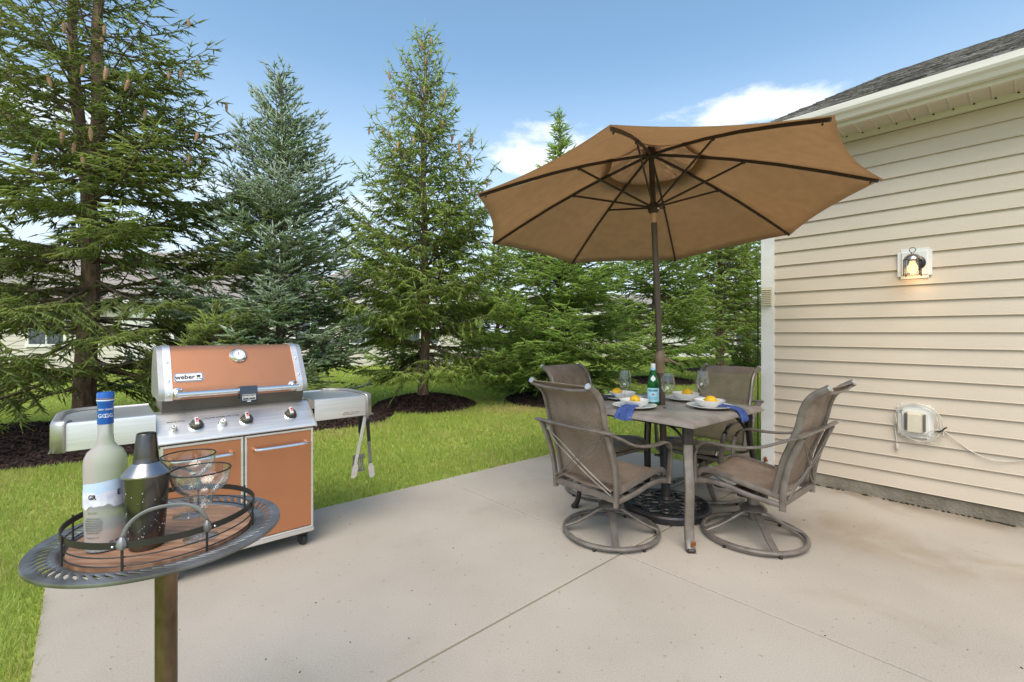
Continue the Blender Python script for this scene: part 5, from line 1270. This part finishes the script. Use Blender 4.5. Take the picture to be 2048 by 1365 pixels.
# ------------------------------------------------------------------ mulch beds
def mulch(label, x, y, rx, ry, h, nchip, seed):
    rg = np.random.default_rng(seed); mb = MB(); vs = []; nr, na = 12, 56
    for i in range(nr+1):
        s = i/nr
        for k in range(na):
            a = 2*PI*k/na; e = 1+.04*math.sin(3*a+seed)+.03*math.sin(7*a+2*seed)
            z = -.02+(h+.02)*(1-s**2.2)+.010*math.sin(k*5.1+i*3.3)*(s < .97)+rg.normal(0, .006)*(s < .97)
            vs.append((x+rx*s*e*math.cos(a), y+ry*s*e*math.sin(a), z))
    fs = [(i*na+k, i*na+(k+1) % na, (i+1)*na+(k+1) % na, (i+1)*na+k) for i in range(nr) for k in range(na)]
    o = MB().add(vs, fs).build('mulch_bed', 'mulch', None, angle=180); tagp(o, label, 'mulch bed', None, 'stuff')
    n = nchip; s = np.sqrt(rg.uniform(0, 1, n))*.99; a = rg.uniform(0, 2*PI, n); P = np.stack([x+rx*s*np.cos(a), y+ry*s*np.sin(a), (h)*(1-s**2.2)+rg.uniform(-.004, .012, n)], 1)
    d = unit(np.stack([rg.normal(0, 1, n), rg.normal(0, 1, n), rg.normal(0, .35, n)], 1)); A, B = perp2(d); ln = rg.uniform(.012, .035, (n, 1)); wd = rg.uniform(.004, .010, (n, 1))
    V = np.stack([P-d*ln+A*wd, P-d*ln-A*wd, P+d*ln-A*wd, P+d*ln+A*wd, P+B*.006], 1); T = np.array([(0, 1, 4), (1, 2, 4), (2, 3, 4), (3, 0, 4)])[None]+(np.arange(n)*5)[:, None, None]
    c = np_obj('bark_chips', V.reshape(-1, 3), T.reshape(-1, 3), 'mulch_chip', o); c['kind'] = 'stuff'
mulch('dark mulch bed under the tall double-trunked spruce at the left edge', -5.6, 5.35, 2.1, 1.25, .10, 7000, 1)
mulch('dark mulch bed showing below the right grill shelf, under the blue spruce', -3.3, 6.9, 1.55, 1.15, .10, 4000, 2)
mulch('round mounded mulch bed round the bare trunk of the centre spruce', -1.50, 8.1, .88, .92, .17, 5000, 3)
mulch('dark mulch bed behind the front left chair, under the dense spruce', 1.0, 8.75, 1.15, 1.15, .12, 2500, 4)
mulch('dark mulch bed behind the green bottle and pole', 3.72, 12.0, 1.0, 1.0, .10, 1200, 5)
mulch('dark mulch bed behind the facing chair', 6.7, 15.2, 1.1, 1.1, .10, 700, 6)
mulch('far mulch bed beside the white corner post', 9.0, 16.8, 1.3, 1.2, .12, 400, 7)
# dark low shrub far right
def shrub(label, x, y, r_, h, n, seed):
    rg = np.random.default_rng(seed); t = thing('shrub', label, 'shrub', (x, y, 0))
    k_ = MB(); [k_.tube([(0, 0, 0), (rg.normal(0, r_*.4), rg.normal(0, r_*.4), h*.7)], [.02, .006], 5) for i in range(7)]; k_.build('stem', 'twig', t)
    P = rg.normal(0, 1, (n, 3)); P = unit(P)*(rg.uniform(.45, 1, (n, 1))**.6)*np.array([[r_, r_, h*.55]])+np.array([[0, 0, h*.5]]); P[:, 2] = np.abs(P[:, 2])
    D = unit(P-np.array([[0, 0, h*.3]])+rg.normal(0, .3, (n, 3))); V, T, tt = needles(rg, P, D, np.full(n, .09), rg.uniform(.0, .6, n), 3, .045, .014, 0); np_obj('crown', V, T, 'needle_deep', t, tt)
shrub('low dark shrub far back on the lawn, left of the plant hook', 8.1, 16.0, .55, .8, 1500, 5)
shrub('low rounded shrub against the pale house, behind the glasses', .1, 14.6, .8, .8, 2500, 6)

# ------------------------------------------------------------------ grass
rg = np.random.default_rng(99)
PAT = np.array(PATIO)
def in_poly(P, poly):
    c = np.zeros(len(P), bool); n_ = len(poly); j = n_-1
    for i in range(n_):
        xi, yi = poly[i]; xj, yj = poly[j]; w_ = ((yi > P[:, 1]) != (yj > P[:, 1])) & (P[:, 0] < (xj-xi)*(P[:, 1]-yi)/(yj-yi+1e-12)+xi); c ^= w_; j = i
    return c
beds = [(-5.6, 5.35, 2.1, 1.25), (-3.3, 6.9, 1.55, 1.15), (-1.5, 8.1, .88, .92), (1.0, 8.75, 1.15, 1.15), (3.72, 12.0, 1, 1), (6.7, 15.2, 1.1, 1.1), (9.0, 16.8, 1.3, 1.2)]
P_ = []; H_ = []; W_ = []
for (ya, yb, dens_, h_, w_) in ((.8, 2.0, 10500, .050, .0026), (2.0, 3.2, 9000, .050, .003), (3.2, 5.0, 5200, .050, .0042), (5.0, 8.0, 2300, .052, .0065), (8.0, 13, 900, .055, .011), (13, 24, 260, .06, .020)):
    xa, xb = -1.25*yb-1.3, min(1.0*yb, 12)+.3
    n = int((yb-ya)*(xb-xa)*dens_); Q = np.stack([rg.uniform(xa, xb, n), rg.uniform(ya, yb, n)], 1)
    k = (Q[:, 0] > -1.25*Q[:, 1]-1.3) & (Q[:, 0] < Q[:, 1]*.9+.3) & ~in_poly(Q, PATIO)
    k &= ~((-.739*Q[:, 0]-.6735*Q[:, 1] < -4.4) & (.6735*(Q[:, 0]-2.288)-.739*(Q[:, 1]-4.067) > -.1))
    for bx, by, rx, ry in beds: k &= ((Q[:, 0]-bx)/rx)**2+((Q[:, 1]-by)/ry)**2 > .98
    Q = Q[k]; P_.append(Q); H_.append(np.full(len(Q), h_)); W_.append(np.full(len(Q), w_))
Q = np.concatenate(P_); Hh = np.concatenate(H_); Ww = np.concatenate(W_); n = len(Q)
lf = np.sin(Q[:, 0]*2.1+np.sin(Q[:, 1]*1.7)*2)*np.sin(Q[:, 1]*1.3+Q[:, 0]*.8)+.6*np.sin(Q[:, 0]*5.3+1)*np.sin(Q[:, 1]*4.1)+.4*np.sin(Q[:, 0]*11.3+Q[:, 1]*7)
Hh = Hh*rg.uniform(.55, 1.25, n)*(1+.10*lf); a = rg.uniform(0, 2*PI, n); b_ = rg.uniform(0, 2*PI, n); ln = rg.uniform(.1, .9, n)*Hh
base = np.stack([Q[:, 0], Q[:, 1], np.full(n, -.017)], 1); s_ = np.stack([np.cos(a), np.sin(a), np.zeros(n)], 1)*Ww[:, None]
tip = base+np.stack([np.cos(b_)*ln, np.sin(b_)*ln, Hh], 1)
V = np.stack([base-s_, base+s_, tip], 1).reshape(-1, 3); T = np.arange(3*n).reshape(-1, 3)
dry = np.exp(-(((Q[:, 0]-.1)/.75)**2+((Q[:, 1]-7.55)/.45)**2))*.5+np.exp(-(((Q[:, 0]+2.3)/.9)**2+((Q[:, 1]-6.1)/.5)**2))*.25
mow = .05*np.sign(np.sin((Q[:, 0]*.6735-Q[:, 1]*.739)*PI/.55))
tint = np.clip(.52-dry+mow+.13*lf+rg.normal(0, .20, n)-(rg.random(n) < .05)*.5, 0, 1)
print('grass blades', n)
o = np_obj('grass', V, T, 'grass_blade', None, np.repeat(tint, 3)); tagp(o, 'bright green mown grass of the lawn round the patio', 'grass', None, 'stuff')
